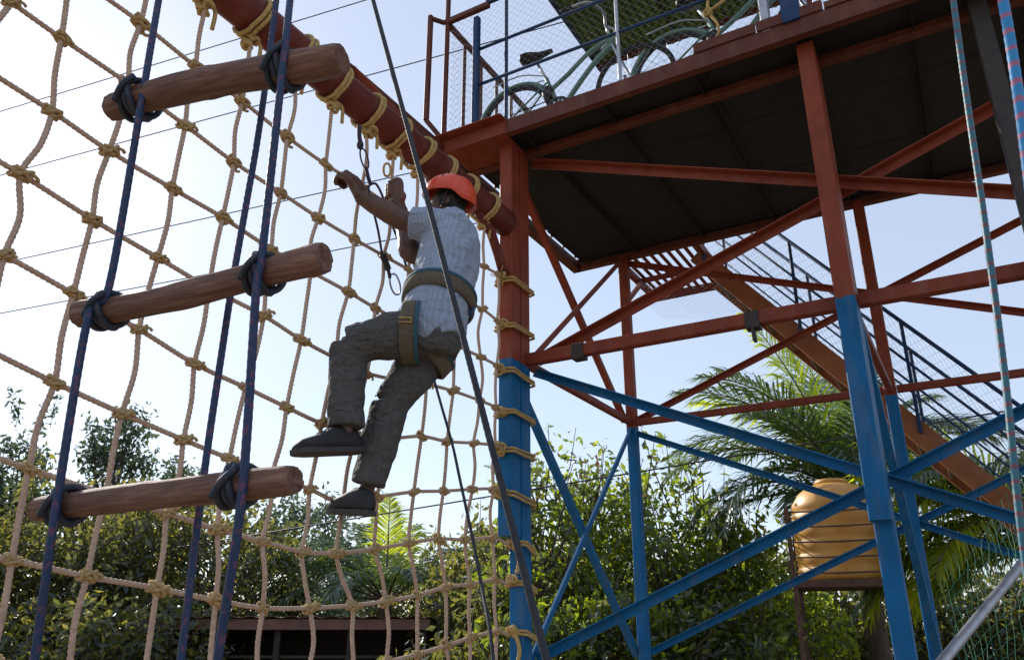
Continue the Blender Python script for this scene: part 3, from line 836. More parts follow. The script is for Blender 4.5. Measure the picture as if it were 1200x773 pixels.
def remeshed(mb, name, mat, parent, voxel, smooth_it=6, disp=None):
    o = mb.build(name, mat, parent, True)
    md = o.modifiers.new('r', 'REMESH'); md.mode = 'VOXEL'; md.voxel_size = voxel; md.use_smooth_shade = True
    ms = o.modifiers.new('s', 'SMOOTH'); ms.iterations = smooth_it; ms.factor = .5
    if disp:
        tx = bpy.data.textures.new('wrinkles', 'CLOUDS'); tx.noise_scale = disp[0]; tx.noise_depth = 2
        dm = o.modifiers.new('d', 'DISPLACE'); dm.texture = tx; dm.strength = disp[1]; dm.mid_level = .5
        if len(disp) > 2:
            tx2 = bpy.data.textures.new('wrinkles', 'CLOUDS'); tx2.noise_scale = disp[2]; tx2.noise_depth = 1
            dm = o.modifiers.new('d', 'DISPLACE'); dm.texture = tx2; dm.strength = disp[3]; dm.mid_level = .5
    bpy.context.view_layer.update()
    return bake(o)

# ---- body: head, neck, arms, hands, ankles in one skin
body = MB()
HF = nrm(FACE * .95 + V(0, 0, .05)); HL = nrm(np.cross(Z, HF)); HU = np.cross(HF, HL)
ax = [HL, HF, HU]
body.ball(headc + HU * .035, (.074, .094, .095), ax, 18, 12)
body.ball(headc - HU * .045 + HF * .022, (.057, .068, .072), ax, 16, 10)      # jaw
body.ball(headc - HU * .015 + HF * .092, (.015, .018, .026), ax, 10, 8)       # nose
body.ball(headc - HU * .028 + HF * .096, (.019, .014, .012), ax, 10, 8)
body.ball(headc - HU * .063 + HF * .084, (.026, .010, .008), ax, 10, 6)       # lips
body.ball(headc - HU * .075 + HF * .080, (.023, .010, .008), ax, 10, 6)
body.ball(headc + HU * .03 + HF * .084, (.05, .012, .010), ax, 10, 6)         # brow
for s in (-1, 1): body.ball(headc + HL * s * .074 - HF * .005, (.010, .020, .032), ax, 10, 8)
body.tube([neckb - Z * .03, (neckb + headc) / 2, headc - HU * .03 - HF * .015], [.062, .056, .056], 14)
body.tube([chest, neckb - Z * .02], [.10, .07], 14)                            # inside the shirt
def limb(m, pts, rad, n=14):
    q = catmull(pts, 6); k = np.linspace(0, len(rad) - 1, len(q)); rr = np.interp(k, range(len(rad)), rad)
    m.tube(q, rr, n)
limb(body, [shL, (shL + elL) / 2, elL, (elL * .65 + wrL * .35), (elL * .25 + wrL * .75), wrL], [.058, .058, .057, .060, .050, .038])
limb(body, [shR, (shR + elR) / 2, elR, (elR * .65 + wrR * .35), (elR * .25 + wrR * .75), wrR], [.058, .056, .053, .056, .047, .037])
body.tube([neckb - Z * .05, shL], [.07, .055], 12); body.tube([neckb - Z * .05, shR], [.07, .055], 12)
def fist(m, wrist, grip, axis, side):
    # side: +1/-1 where the thumb lies along the axis
    axis = nrm(axis); e1 = wrist - grip; e1 = nrm(e1 - axis * (e1 @ axis)); e2 = np.cross(axis, e1)
    if e2 @ DF < 0: e2 = -e2                       # back of the hand towards the open side
    q = 1.38; Rg = .0235 * q
    palm = grip + (e2 * .026 + e1 * .028) * q
    kn = grip + (e2 * .034 - e1 * .006) * q
    for k in (-.027, -.009, .009, .027):
        k = k * q
        m.tube([wrist + axis * k * .62, palm + axis * k + e2 * .004, kn + axis * k], [.021 * q, .0185 * q, .0140 * q], 10)
        ln = 285 if abs(k) < .02 else (265 if k * side > 0 else 245)
        ph = np.radians(np.linspace(100, ln, 9)); rad = np.linspace(.0086, .0070, 9) * q
        m.tube([grip + axis * (k * .98) + Rg * (1.22 - .28 * i / 8) * (math.cos(p) * e1 + math.sin(p) * e2) for i, p in enumerate(ph)], rad, 9)
    m.ball(wrist, .041, None, 12, 8)
    m.ball(palm * .62 + wrist * .38, (.047, .052, .030), [axis, e1, e2], 14, 10)
    tb = palm + (axis * side * .026 + e1 * .012) * q
    m.tube(catmull([wrist * .5 + tb * .5, tb + axis * side * .012 * q, grip + q * (axis * side * .040 + e2 * .012 - e1 * .004), grip + q * (axis * side * .034 - e2 * .016 - e1 * .014), grip + q * (axis * side * .018 - e2 * .028 - e1 * .012)], 4), np.linspace(.017, .0082, 17) * q, 9)
row1 = G3[(1, 'F')] - G3[(1, 'E')]
fist(body, wrL, gripL, row1, -1)
fist(body, wrR, gripR, G3[(1, 'G')] * V(0,0,0) + nrm(T(0, pipe_top['G'], topz) - G3[(1, 'G')]), 1)
for kn_, an_ in ((knL, anL), (knR, anR)):
    ft = FACE
    limb(body, [kn_ * .4 + an_ * .6, kn_ * .12 + an_ * .88, an_, an_ - Z * .05 + ft * .02], [.05, .04, .036, .042])
body.tube([pel + Z * .05, chest], [.09, .1], 14); body.tube([pel, hipL, knL, knL * .4 + anL * .6], [.08, .085, .055, .05], 12); body.tube([pel, hipR, knR, knR * .4 + anR * .6], [.08, .085, .055, .05], 12)
bo = remeshed(body, 'body', M['skin'], person, .0045, 3)

M['eye'] = mottled('eye_white', (.5, .48, .45), (.6, .58, .55), 20, .3, 0)
M['iris'] = mottled('dark_iris', (.01, .008, .006), (.02, .012, .01), 20, .2, 0)
for s in (-1, 1):
    mb = MB(); c = headc + HF * .083 + HL * s * .031 + HU * .008; mb.ball(c, (.013, .010, .009), ax, 10, 8); ey = mb.build('eye', M['eye'], person, True)
    mb = MB(); mb.ball(c + HF * .0075, (.005, .004, .005), ax, 8, 6); mb.build('pupil', M['iris'], ey, True)
# hair below the helmet rim
mb = MB()
mb.ball(headc + HU * .03 - HF * .012, (.082, .097, .088), ax, 20, 12)
mb.ball(headc - HU * .035 - HF * .045, (.068, .058, .055), ax, 16, 10)
remeshed(mb, 'hair', M['hair'], person, .008, 2, (.02, .012))

# ---- shirt
def cloth_mat(name, c0, c1, freq, rough=.9, weave=1.0):
    m, nt, b = mat_base(name)
    tc = N(nt, 'ShaderNodeTexCoord')
    wv = N(nt, 'ShaderNodeTexWave'); wv.inputs['Scale'].default_value = freq; wv.inputs['Distortion'].default_value = 0.3; wv.inputs['Detail'].default_value = 0
    mp = N(nt, 'ShaderNodeMapping'); mp.inputs['Rotation'].default_value = (0, 0, R(30)); nt.links.new(tc.outputs['Object'], mp.inputs[0]); nt.links.new(mp.outputs[0], wv.inputs['Vector'])
    n = noise(nt, 120, 3); n2 = noise(nt, 5, 4)
    r = ramp(nt, [(.3, c0), (.75, c1)]); nt.links.new(wv.outputs[1], r.inputs[0])
    r2 = ramp(nt, [(.3, (.8, .8, .8)), (.7, (1.05, 1.05, 1.05))]); nt.links.new(n2.outputs[0], r2.inputs[0])
    mm = N(nt, 'ShaderNodeMix', data_type='RGBA', blend_type='MULTIPLY'); mm.inputs[0].default_value = 1
    nt.links.new(r.outputs[0], mm.inputs[6]); nt.links.new(r2.outputs[0], mm.inputs[7]); nt.links.new(mm.outputs[2], b.inputs['Base Color'])
    b.inputs['Roughness'].default_value = rough; b.inputs['Specular IOR Level'].default_value = .15
    b.inputs['Sheen Weight'].default_value = .2
    bump(nt, b, n.outputs[0], .35 * weave, .002)
    return m
M['shirt'] = cloth_mat('pale_blue_striped_cotton', (.27, .335, .45), (.325, .39, .495), 17)
M['trousers'] = mottled('grey_twill', (.075, .073, .072), (.115, .112, .108), 45, .92, .5, .003, detail=7, spec=.12)
def folds(m, scale, strength, dist):
    # crumpled folds of the cloth on top of the weave
    nt = m.node_tree; b = nt.nodes['Principled BSDF']
    tc = N(nt, 'ShaderNodeTexCoord'); n = N(nt, 'ShaderNodeTexNoise'); n.inputs['Scale'].default_value = scale
    n.inputs['Detail'].default_value = 3; n.inputs['Distortion'].default_value = 1.6
    mp = N(nt, 'ShaderNodeMapping'); mp.inputs['Scale'].default_value = (1, 1, 2.2); mp.inputs['Rotation'].default_value = (.5, .3, 0)
    nt.links.new(tc.outputs['Object'], mp.inputs[0]); nt.links.new(mp.outputs[0], n.inputs['Vector'])
    old = b.inputs['Normal'].links[0].from_node
    bp = N(nt, 'ShaderNodeBump'); bp.inputs['Strength'].default_value = strength; bp.inputs['Distance'].default_value = dist
    nt.links.new(n.outputs[0], bp.inputs['Height']); nt.links.new(bp.outputs[0], old.inputs['Normal'])
folds(M['shirt'], 7, .7, .035); folds(M['trousers'], 6, .9, .045)
sh = MB()
tw = [pel - Z * .03 - FACE * .05, pel + Z * .04, pel * .62 + chest * .38, pel * .3 + chest * .7, chest, chest * .45 + neckb * .55, neckb + Z * -.015]
twid = [.19, .205, .205, .215, .225, .21, .085]; tdep = [.15, .175, .165, .165, .165, .14, .085]
q = catmull(tw, 5); kk = np.linspace(0, 6, len(q))
sh.tube(q, np.interp(kk, range(7), twid), 24, True, np.interp(kk, range(7), tdep), LEFT)
sh.tube([neckb + Z * -.03, neckb + Z * .02 - FACE * .008], [.08, .067], 16)                      # collar
slL = shL + (elL - shL) * .86; slR = shR + (elR - shR) * .86
limb(sh, [chest * .35 + neckb * .65 + LEFT * .08, shL, (shL + slL) / 2, slL], [.105, .104, .098, .092], 16)
limb(sh, [chest * .35 + neckb * .65 - LEFT * .08, shR, (shR + slR) / 2, slR], [.105, .104, .098, .092], 16)
# tail of the untucked shirt hanging at the back and front
sh.tube([pel + Z * .02 - FACE * .05, pel - Z * .06 - FACE * .09 + LEFT * .01], [.185, .15], 18, True, [.14, .09], LEFT)
sho = remeshed(sh, 'shirt', M['shirt'], person, .008, 6, (.13, .034, .05, .007))

# ---- trousers
tr = MB()
tr.tube([pel + Z * .06, pel - Z * .04, pel - Z * .12], [.18, .19, .15], 20, True, [.14, .165, .14], LEFT)
def leg_cloth(h, k, a, bag):
    dirs = nrm(a - k)
    limb(tr, [h + (pel - h) * .3, h * .75 + k * .25, h * .35 + k * .65, k], [.130, .125, .108, .097], 18)
    limb(tr, [k, k * .7 + a * .3 + bag, k * .3 + a * .7 + bag, a * .98 + k * .02], [.097, .094, .090, .087], 18)
leg_cloth(hipL, knL, anL - Z * .0, V(0, 0, 0)); leg_cloth(hipR, knR, anR - Z * .0, V(0, 0, 0))
tro = remeshed(tr, 'trousers', M['trousers'], person, .008, 6, (.15, .032, .06, .010))

# ---- shoes
M['shoe'] = mottled('black_canvas_shoe', (.012, .012, .014), (.03, .03, .033), 40, .7, .3, .003)
M['sole'] = mottled('dark_rubber_sole', (.035, .03, .03), (.07, .06, .058), 20, .8)
def shoe(heel, toe, up, label=None):
    d = nrm(toe - heel); L = np.linalg.norm(toe - heel); up = nrm(up - d * (up @ d)); sd_ = np.cross(up, d)
    mb = MB(); ss = np.linspace(0, 1, 12)
    hh = np.interp(ss, [0, .12, .3, .45, .6, .8, .95, 1], [.07, .11, .12, .11, .085, .066, .05, .024])
    ww = np.interp(ss, [0, .1, .3, .5, .72, .9, 1], [.025, .043, .046, .05, .058, .05, .02])
    vv = []; n = 14
    for s_, h_, w_ in zip(ss, hh, ww):
        for j in range(n):
            t = 2 * math.pi * j / n; c_, s2 = math.cos(t), math.sin(t)
            y = math.copysign(abs(c_) ** .8, c_) * w_; z = h_ / 2 + math.copysign(abs(s2) ** .75, s2) * h_ / 2
            vv.append(heel + d * L * s_ + sd_ * y + up * (z + .012 + .01 * max(0, s_ - .75)))
    fs = [(i*n+j, i*n+(j+1)%n, (i+1)*n+(j+1)%n, (i+1)*n+j) for i in range(11) for j in range(n)] + [tuple(range(n-1,-1,-1)), tuple(range(11*n, 12*n))]
    mb.add(vv, fs); o = mb.build('shoe', M['shoe'], person, True)
    mb = MB(); k = 24
    out = []
    for s_ in list(np.linspace(0, 1, k)) : out.append((s_, float(np.interp(s_, ss, ww)) + .006))
    ring = [(s_, w_) for s_, w_ in out] + [(s_, -w_) for s_, w_ in out[::-1]]
    lo = [heel + d * (L + .012) * s_ - d * .006 + sd_ * w_ + up * (.008 * max(0, s_ - .7)) for s_, w_ in ring]
    hi = [p + up * (.024 if True else 0) for p in lo]
    m = len(ring); mb.add(lo + hi, [(i, (i+1) % m, m + (i+1) % m, m + i) for i in range(m)] + [tuple(range(m-1,-1,-1)), tuple(range(m, 2*m))])
    mb.build('sole', M['sole'], o)
    mb = MB()
    for i in range(4):
        s_ = .42 + i * .07; c = heel + d * L * s_ + up * (float(np.interp(s_, ss, hh)) + .014)
        mb.tube([c - sd_ * .022 - up * .006, c + up * .003, c + sd_ * .022 - up * .006], .003, 5)
    mb.build('lace', M['sole'], o)
    return o
shoe(P(423, 531, .18), P(345, 533, .10), Z + FACE * .1)
hR = P(434, 604, .24); shoe(hR, hR + nrm(FACE * .8 - LEFT * .55 + Z * .10) * .29, Z)

# ---- helmet
def hel_mat():
    m, nt, b = mat_base('orange_plastic_shell')
    n = noise(nt, 30, 5); r = ramp(nt, [(.3, (.62, .06, .022)), (.72, (.80, .10, .04))]); nt.links.new(n.outputs[0], r.inputs[0])
    n2 = noise(nt, 24, 3); rm = ramp(nt, [(.68, (0,0,0)), (.72, (.8,.8,.8))]); nt.links.new(n2.outputs[0], rm.inputs[0])
    nt.links.new(mixc(nt, rm.outputs[0], r.outputs[0], (.22, .03, .02)), b.inputs['Base Color'])
    b.inputs['Roughness'].default_value = .38
    return m
M['helmet'] = hel_mat()
hd = headc + HU * .052 - HF * .010
tilt = nrm(HU + HF * -.10 + HL * .06); hf2 = nrm(HF - tilt * (HF @ tilt)); hl2 = np.cross(tilt, hf2)
mb = MB(); vv = []; nu, nv = 40, 12
def shell(k):
    for i in range(nv + 1):
        t = (math.pi / 2) * i / nv
        for j in range(nu):
            p = 2 * math.pi * j / nu
            rx, ry, rz = .126, .152, .130
            w = math.sin(t) ** .85
            drop = 0 if i < nv else 0
            q = hd + hl2 * rx * k * w * math.cos(p) + hf2 * ry * k * w * math.sin(p) + tilt * (rz * k * math.cos(t) ** .9 + .004 * math.cos(6 * p) * math.sin(t) * math.cos(t))
            q = q - tilt * (.038 * (i / nv) ** 3 * (math.sin(p) < -.2) * min(1, (-math.sin(p) - .2) / .4))   # lower at the nape
            vv.append(q)
shell(1.0); shell(.95)
n0 = (nv + 1) * nu; fs = []
for i in range(nv):
    for j in range(nu):
        fs.append((i*nu+j, i*nu+(j+1)%nu, (i+1)*nu+(j+1)%nu, (i+1)*nu+j)[::-1]); fs.append((n0+i*nu+j, n0+i*nu+(j+1)%nu, n0+(i+1)*nu+(j+1)%nu, n0+(i+1)*nu+j))
for j in range(nu): fs.append((nv*nu+j, nv*nu+(j+1)%nu, n0+nv*nu+(j+1)%nu, n0+nv*nu+j)[::-1])
mb.add(vv, fs); hel = mb.build('helmet', M['helmet'], person, True)
rim = [np.array(vv[nv*nu+j]) for j in range(nu)]; rim.append(rim[0])
mb = MB(); mb.tube(np.array(rim), .0065, 8, False); mb.build('rim', M['helmet'], hel, True)
pk = [hd + hl2 * .10 * math.cos(a_) + hf2 * (.10 + .062 * math.sin(a_)) - tilt * .006 for a_ in np.linspace(0, math.pi, 16)]
pb = [hd + hl2 * .10 * math.cos(a_) + hf2 * (.085 + .04 * math.sin(a_)) + tilt * .008 for a_ in np.linspace(0, math.pi, 16)]
mb = MB(); m_ = 16
vv2 = pk + pb + [p - tilt * .005 for p in pk] + [p - tilt * .005 for p in pb]
fs = [(i, i+1, m_+i+1, m_+i) for i in range(15)] + [(2*m_+i, 3*m_+i, 3*m_+i+1, 2*m_+i+1) for i in range(15)] + [(i, 2*m_+i, 2*m_+i+1, i+1) for i in range(15)]
mb.add(vv2, fs); mb.build('peak', M['helmet'], hel, True)
for a_ in (20, 75, 130, 160, 215, 290):
    for el_ in (38, 62):
        if (a_ + el_) % 3 == 0: continue
        t = R(90 - el_); p = R(a_); w = math.sin(t) ** .85
        c_ = hd + hl2 * .126 * w * math.cos(p) + hf2 * .152 * w * math.sin(p) + tilt * .130 * math.cos(t) ** .9
        mb = MB(); mb.ball(c_, .0055, None, 8, 6); mb.build('rivet', M['cable'], hel, True)
for s in (-1, 1):
    mb = MB(); mb.tube([hd + hl2 * s * .108 - tilt * .005, headc + HL * s * .079 - HU * .05 + HF * .02, headc - HU * .118 + HF * .045 + HL * s * .02], .006, 6); mb.build('chin_strap', M['cable'], hel, True)

# ---- harness
M['web'] = mottled('olive_padded_webbing', (.085, .068, .045), (.14, .115, .08), 60, .9, .4, .002)
M['web_b'] = mottled('teal_webbing', (.02, .07, .10), (.03, .10, .14), 60, .8, .3, .002)
har = MB()
def band(m, c, n, rx, ry, xdir, w, t, nseg=40):
    n = nrm(n); xd = nrm(xdir - n * (xdir @ n)); yd = np.cross(n, xd); vv = []
    for j in range(nseg):
        a_ = 2 * math.pi * j / nseg; e = xd * math.cos(a_) * rx + yd * math.sin(a_) * ry; en = nrm(xd * math.cos(a_) / rx + yd * math.sin(a_) / ry)
        for (o_, h_) in ((0, -w/2), (t, -w/2*.8), (t, w/2*.8), (0, w/2)): vv.append(c + e + en * o_ + n * h_)
    m.add(vv, [(j*4+k, ((j+1)%nseg)*4+k, ((j+1)%nseg)*4+k+1, j*4+k+1) for j in range(nseg) for k in range(3)])
spine = nrm(chest - pel)
wc = pel * .60 + chest * .40
har_p = MB(); band(har_p, wc, spine + LEFT * .06 + FACE * .05, .222, .176, LEFT, .095, .014); hb = har_p.build('harness_belt', M['web'], person, True)
mb = MB(); band(mb, wc + spine * .03, spine + LEFT * .06 + FACE * .05, .230, .184, LEFT, .022, .010); mb.build('belt_strap', M['web_b'], hb, True)
for h, k in ((hipL, knL), (hipR, knR)):
    c = h * .80 + k * .20 ; ax_ = nrm(nrm(k - h) + Z * .25); mb = MB(); band(mb, c, ax_, .148, .148, LEFT, .085, .012); lo_ = mb.build('leg_loop', M['web'], person, True)
    mb = MB(); band(mb, c + ax_ * -.036, ax_, .154, .154, LEFT, .02, .009); mb.build('loop_strap', M['web_b'], lo_, True)
    if h is hipL:
        # buckle outline on the thigh
        mb = MB(); q0 = c + LEFT * .168; 
        fr = [q0 + ax_ * x + np.cross(ax_, LEFT) * y for x, y in ((-.03, -.011), (.03, -.011), (.03, .011), (-.03, .011), (-.03, -.011))]
        mb.tube(np.array(fr), .0035, 6); mb.build('buckle', M['lash'], lo_, True)
mb = MB(); mb.tube(catmull([wc - FACE * .165 - spine * .02, wc - FACE * .185 - spine * .05, wc - FACE * .18 - spine * .10], 4), .011, 6); mb.build('belt_tail', M['navy'], hb, True)

# ---- belay rope from the harness down
a = P(503, 425, .50); pts = [a, on_y(530, 520, 3.55), on_y(556, 640, 3.1), on_y(580, 773, 2.7)]
pts.append(floor_pt(pts[-1] + (pts[-1] - pts[-2]) * .8))
top_rope(pts, .0062, 'belay_rope', 'black_rope', 'thin dark rope running down from the harness of the person')

# ------------------------------------------------------------------ lanyard clipped to the net
lan = thing('safety_lanyard', 'dark safety lanyard with a carabiner hanging from the pipe by the hands', 'lanyard', P(440, 345, .03))
def strand(pix, r, name, mat, f=.05, n=8): part(lambda m: m.tube(catmull([P(u, v, f) for u, v in pix], 6), r, n), name, M[mat], lan, True)
def link_loop(u, v, w, h, tilt_, r, name, mat, f=.05):
    th = np.linspace(0, 2 * math.pi, 28); ct, st_ = math.cos(tilt_), math.sin(tilt_)
    pts = []
    for t in th:
        x = w / 2 * math.copysign(abs(math.cos(t)) ** .8, math.cos(t)); y = h / 2 * math.sin(t)
        pts.append(P(u + x * ct - y * st_, v + x * st_ + y * ct, f))
    part(lambda m: m.tube(np.array(pts), r, 7, False), name, M[mat], lan, True)
M['lan'] = mottled('dark_purple_sling', (.02, .016, .04), (.05, .035, .075), 60, .7, .4, .002)
strand([(421, 148), (421, 160), (423, 170)], .013, 'sling', 'lan')
part(lambda m: m.ball(P(422, 170, .05), (.02, .02, .028)), 'sling_knot', M['lan'], lan, True)
link_loop(427, 186, 8, 24, -.25, .005, 'chain_link', 'lan')
strand([(429, 196), (431, 206), (434, 216)], .011, 'sling', 'lan')
strand([(434, 216), (432, 222), (437, 245), (443, 270), (448, 300)], .007, 'sling', 'lan')
strand([(434, 216), (441, 216), (449, 232), (458, 260), (468, 285), (476, 312)], .007, 'sling', 'lan')
strand([(448, 298), (451, 305), (455, 316)], .019, 'sling_knot', 'cable')
strand([(455, 316), (457, 326)], .010, 'sling', 'cable')
link_loop(463, 333, 11, 25, -.25, .0055, 'carabiner', 'steel')
link_loop(453.5, 199, 8, 15, 0, .007, 'ring', 'lash', .0)

# ------------------------------------------------------------------ bicycles on the deck
M['tyre'] = mottled('black_rubber', (.014, .014, .016), (.03, .03, .034), 40, .8)
M['bike_green'] = mottled('pale_green_bicycle_paint', (.10, .19, .155), (.17, .28, .23), 16, .4)
M['chrome'] = mottled('dull_chrome', (.4, .4, .42), (.6, .6, .62), 20, .3, 0, metal=.85)
M['saddle'] = mottled('worn_vinyl', (.016, .014, .013), (.05, .04, .034), 16, .6)
def bicycle(f0, b0, label):
    z0 = 5.235
    bk = thing('bicycle', label, 'bicycle', T(f0, b0, z0), 'bicycles parked on the tower deck')
    def q(x, z, y=0): return T(f0 + x, b0 + y, z0 + z)
    RW = .335
    RH, FH = (-.53, RW), (.53, RW)
    for hx, hz in (RH, FH):
        th = np.linspace(0, 2 * math.pi, 49)
        wh = part(lambda m: m.tube([q(hx + RW * .955 * math.cos(t), hz + RW * .955 * math.sin(t)) for t in th], .0165, 8, False), 'wheel', M['tyre'], bk, True)
        part(lambda m: m.tube([q(hx + RW * .90 * math.cos(t), hz + RW * .90 * math.sin(t)) for t in th], .010, 6, False), 'rim', M['darkpost'], wh, True)
        part(lambda m: m.tube([q(hx, hz, -.045), q(hx, hz, .045)], .022, 10), 'hub', M['chrome'], wh, True)
        for k in range(18):
            t = 2 * math.pi * k / 18
            part(lambda m: m.tube([q(hx + .02 * math.cos(t + 1.2), hz + .02 * math.sin(t + 1.2), .03 * (-1) ** k), q(hx + RW * .9 * math.cos(t), hz + RW * .9 * math.sin(t))], .0016, 3, False), 'spoke', M['chrome'], wh)
    BBk = (-.11, .29); HT = (.335, .86); HB = (.37, .74); ST = (-.24, .66)
    part(lambda m: m.tube([q(*HT), q(*HB)], .020, 10), 'head_tube', M['bike_green'], bk, True)
    part(lambda m: m.tube(catmull([q(.345, .82), q(.16, .76), q(-.04, .62), q(-.205, .52)], 6), .019, 10), 'top_tube', M['bike_green'], bk, True)
    part(lambda m: m.tube(catmull([q(.365, .755), q(.2, .64), q(.03, .46), q(*BBk)], 6), .022, 10), 'down_tube', M['bike_green'], bk, True)
    part(lambda m: m.tube([q(*ST), q(*BBk)], .017, 10), 'seat_tube', M['bike_green'], bk, True)
    part(lambda m: m.tube([q(-.335, .87), q(*ST)], .012, 8), 'seat_post', M['chrome'], bk, True)
    for s in (-1, 1):
        part(lambda m: m.tube([q(BBk[0], BBk[1], .02 * s), q(RH[0], RH[1], .06 * s)], .009, 8), 'chain_stay', M['bike_green'], bk, True)
        part(lambda m: m.tube([q(-.225, .60, .015 * s), q(RH[0], RH[1], .06 * s)], .008, 8), 'seat_stay', M['bike_green'], bk, True)
        part(lambda m: m.tube(catmull([q(.375, .72, .045 * s), q(.43, .55, .05 * s), q(.50, .38, .05 * s), q(FH[0], FH[1], .05 * s)], 5), .011, 8), 'fork_blade', M['chrome'], bk, True)
        part(lambda m: m.tube(catmull([q(.31, .96, 0), q(.34, 1.0, .12 * s), q(.27, 1.03, .24 * s), q(.14, 1.0, .29 * s)], 5), .011, 8), 'handlebar', M['chrome'], bk, True)
        part(lambda m: m.tube([q(.14, 1.0, .29 * s), q(.04, .985, .295 * s)], .016, 8), 'grip', M['tyre'], bk, True)
        cr = (BBk[0] + .15 * s * .6, BBk[1] + .12 * s)
        part(lambda m: m.tube([q(BBk[0], BBk[1], .06 * s), q(cr[0], cr[1], .075 * s)], .010, 6), 'crank_arm', M['chrome'], bk, True)
        part(lambda m: m.bar(q(cr[0], cr[1], .08 * s), q(cr[0], cr[1], .17 * s), .08, .025), 'pedal', M['tyre'], bk)
    part(lambda m: m.tube([q(.335, .86), q(.31, .97)], .012, 8), 'stem', M['chrome'], bk, True)
    # saddle: broad behind, narrow nose
    mb = MB(); ss = np.linspace(0, 1, 10); n = 12; vv = []
    for s_ in ss:
        w_ = float(np.interp(s_, [0, .12, .35, .6, 1], [.05, .095, .085, .04, .022])); h_ = float(np.interp(s_, [0, .3, 1], [.05, .045, .025]))
        for j in range(n):
            t = 2 * math.pi * j / n; vv.append(q(-.47 + .29 * s_, .90 + .012 * math.cos(s_ * 3.1) + h_ * math.sin(t) * .6 + .03 * s_, w_ * math.cos(t)))
    mb.add(vv, [(i*n+j, i*n+(j+1)%n, (i+1)*n+(j+1)%n, (i+1)*n+j) for i in range(9) for j in range(n)] + [tuple(range(n-1,-1,-1)), tuple(range(9*n, 10*n))])
    mb.build('saddle', M['saddle'], bk, True)
    def disc(m):
        th = np.arange(28) * 2 * math.pi / 28; a_ = [q(BBk[0] + .10 * math.cos(t), BBk[1] + .10 * math.sin(t), -.05) for t in th]; c_ = [q(BBk[0] + .10 * math.cos(t), BBk[1] + .10 * math.sin(t), -.058) for t in th]
        i_ = [q(BBk[0] + .075 * math.cos(t), BBk[1] + .075 * math.sin(t), -.05) for t in th]; j_ = [q(BBk[0] + .075 * math.cos(t), BBk[1] + .075 * math.sin(t), -.058) for t in th]
        m.add(a_ + c_ + i_ + j_, sum([[(k, (k+1)%28, 28+(k+1)%28, 28+k), (56+k, 84+k, 84+(k+1)%28, 56+(k+1)%28), (28+k, 28+(k+1)%28, 84+(k+1)%28, 84+k), (k, 56+k, 56+(k+1)%28, (k+1)%28)] for k in range(28)], []))
        for k in range(5):
            t = 2 * math.pi * k / 5; m.bar(q(BBk[0], BBk[1], -.054), q(BBk[0] + .085 * math.cos(t), BBk[1] + .085 * math.sin(t), -.054), .006, .02)
    part(disc, 'chainring', M['darkpost'], bk)
    ch = [q(BBk[0], BBk[1] + .10, -.054), q(RH[0], RH[1] + .035, -.054), q(RH[0] - .035, RH[1], -.054), q(RH[0], RH[1] - .035, -.054), q(BBk[0], BBk[1] - .10, -.054)]
    part(lambda m: m.tube(np.array(ch), .005, 5), 'chain', M['darkpost'], bk)
    th = np.linspace(math.radians(20), math.radians(170), 20)
    part(lambda m: m.tube([q(RH[0] + (RW + .02) * math.cos(t), RH[1] + (RW + .02) * math.sin(t)) for t in th], .018, 6, True), 'mudguard', M['bike_green'], bk, True)
    # carrier and a small cloth bag on the seat tube
    for s in (-1, 1): part(lambda m: m.tube(catmull([q(-.26, .67, .03 * s), q(-.45, .715, .07 * s), q(-.72, .71, .06 * s)], 5), .006, 6), 'carrier_rail', M['chrome'], bk, True)
    mb = MB(); mb.ball(q(-.22, .50), (.055, .05, .075)); mb.build('tool_bag', M['saddle'], bk, True)
    return bk
bicycle(.43, .20, 'pale green step-through bicycle with black saddle, wholly in view on the deck')
bicycle(1.80, .24, 'pale green bicycle on the deck, mostly hidden, beside the yellow rope tie')
# yellow rope tied to the deck railing by the second bicycle
mb = MB()
c = T(1.66, B0 + .035, 5.58)
for k in range(4):
    th = np.linspace(0, 2 * math.pi, 18); mb.tube(c + np.outer(.026 * np.cos(th), DF) + np.outer(.030 * np.sin(th), Z) + np.outer(.02 * np.sin(th * .5 + k) + (k - 1.5) * .01, DB), .009, 6)
mb.tube(catmull([c, c + Z * .12 + DF * .01, c + Z * .30 - DF * .01, c + Z * .66], 6), .010, 6)
mb.tube(catmull([c, c - Z * .1 + DF * .05, c - Z * .19 + DF * .06, c - Z * .25 + DF * .02], 6), .010, 6)
mb.tube(catmull([c, c - DB * .02 + DF * .12 + Z * .03, c + DF * .22 + Z * .10], 6), .012, 6)
tag(mb.build('rope_tie', M['lash'], None, True), 'yellow rope tied round the deck railing between the bicycles', 'rope')

# ------------------------------------------------------------------ overhead cables
CD = nrm(V(-.934, .356, 0))
def cable(pa, pb, name_lbl, y0=11.0):
    def at(u, v):
        n = V(CD[1], -CD[0], 0); d = ray(u, v); t = ((V(0, y0, 0) - CAM) @ n) / (d @ n); return CAM + d * t
    a, b = at(*pa), at(*pb); d = (b - a); L = np.linalg.norm(d)
    p0, p1 = a - d * (26 / L), b + d * (10 / L)
    pts = [p0 + (p1 - p0) * t - Z * .25 * 4 * t * (1 - t) * .25 for t in np.linspace(0, 1, 24)]
    mb = MB(); mb.tube(pts, .0105, 6); o = mb.build('overhead_cable', M['cable'], None, True); tag(o, name_lbl, 'cable', 'overhead cables')
cable((64, 109), (400, 7), 'thin black overhead cable, highest of the parallel cables behind the net')
cable((0, 203), (480, 73), 'thin black overhead cable, second highest, passing behind the deck railing')
cable((17, 302), (473, 202), 'thin black overhead cable passing behind the raised hands and the pipe')
cable((0, 364), (463, 277), 'thin black overhead cable passing behind the middle log rung')
cable((365, 611), (575, 577), 'thin black cable low above the small palm behind the feet')

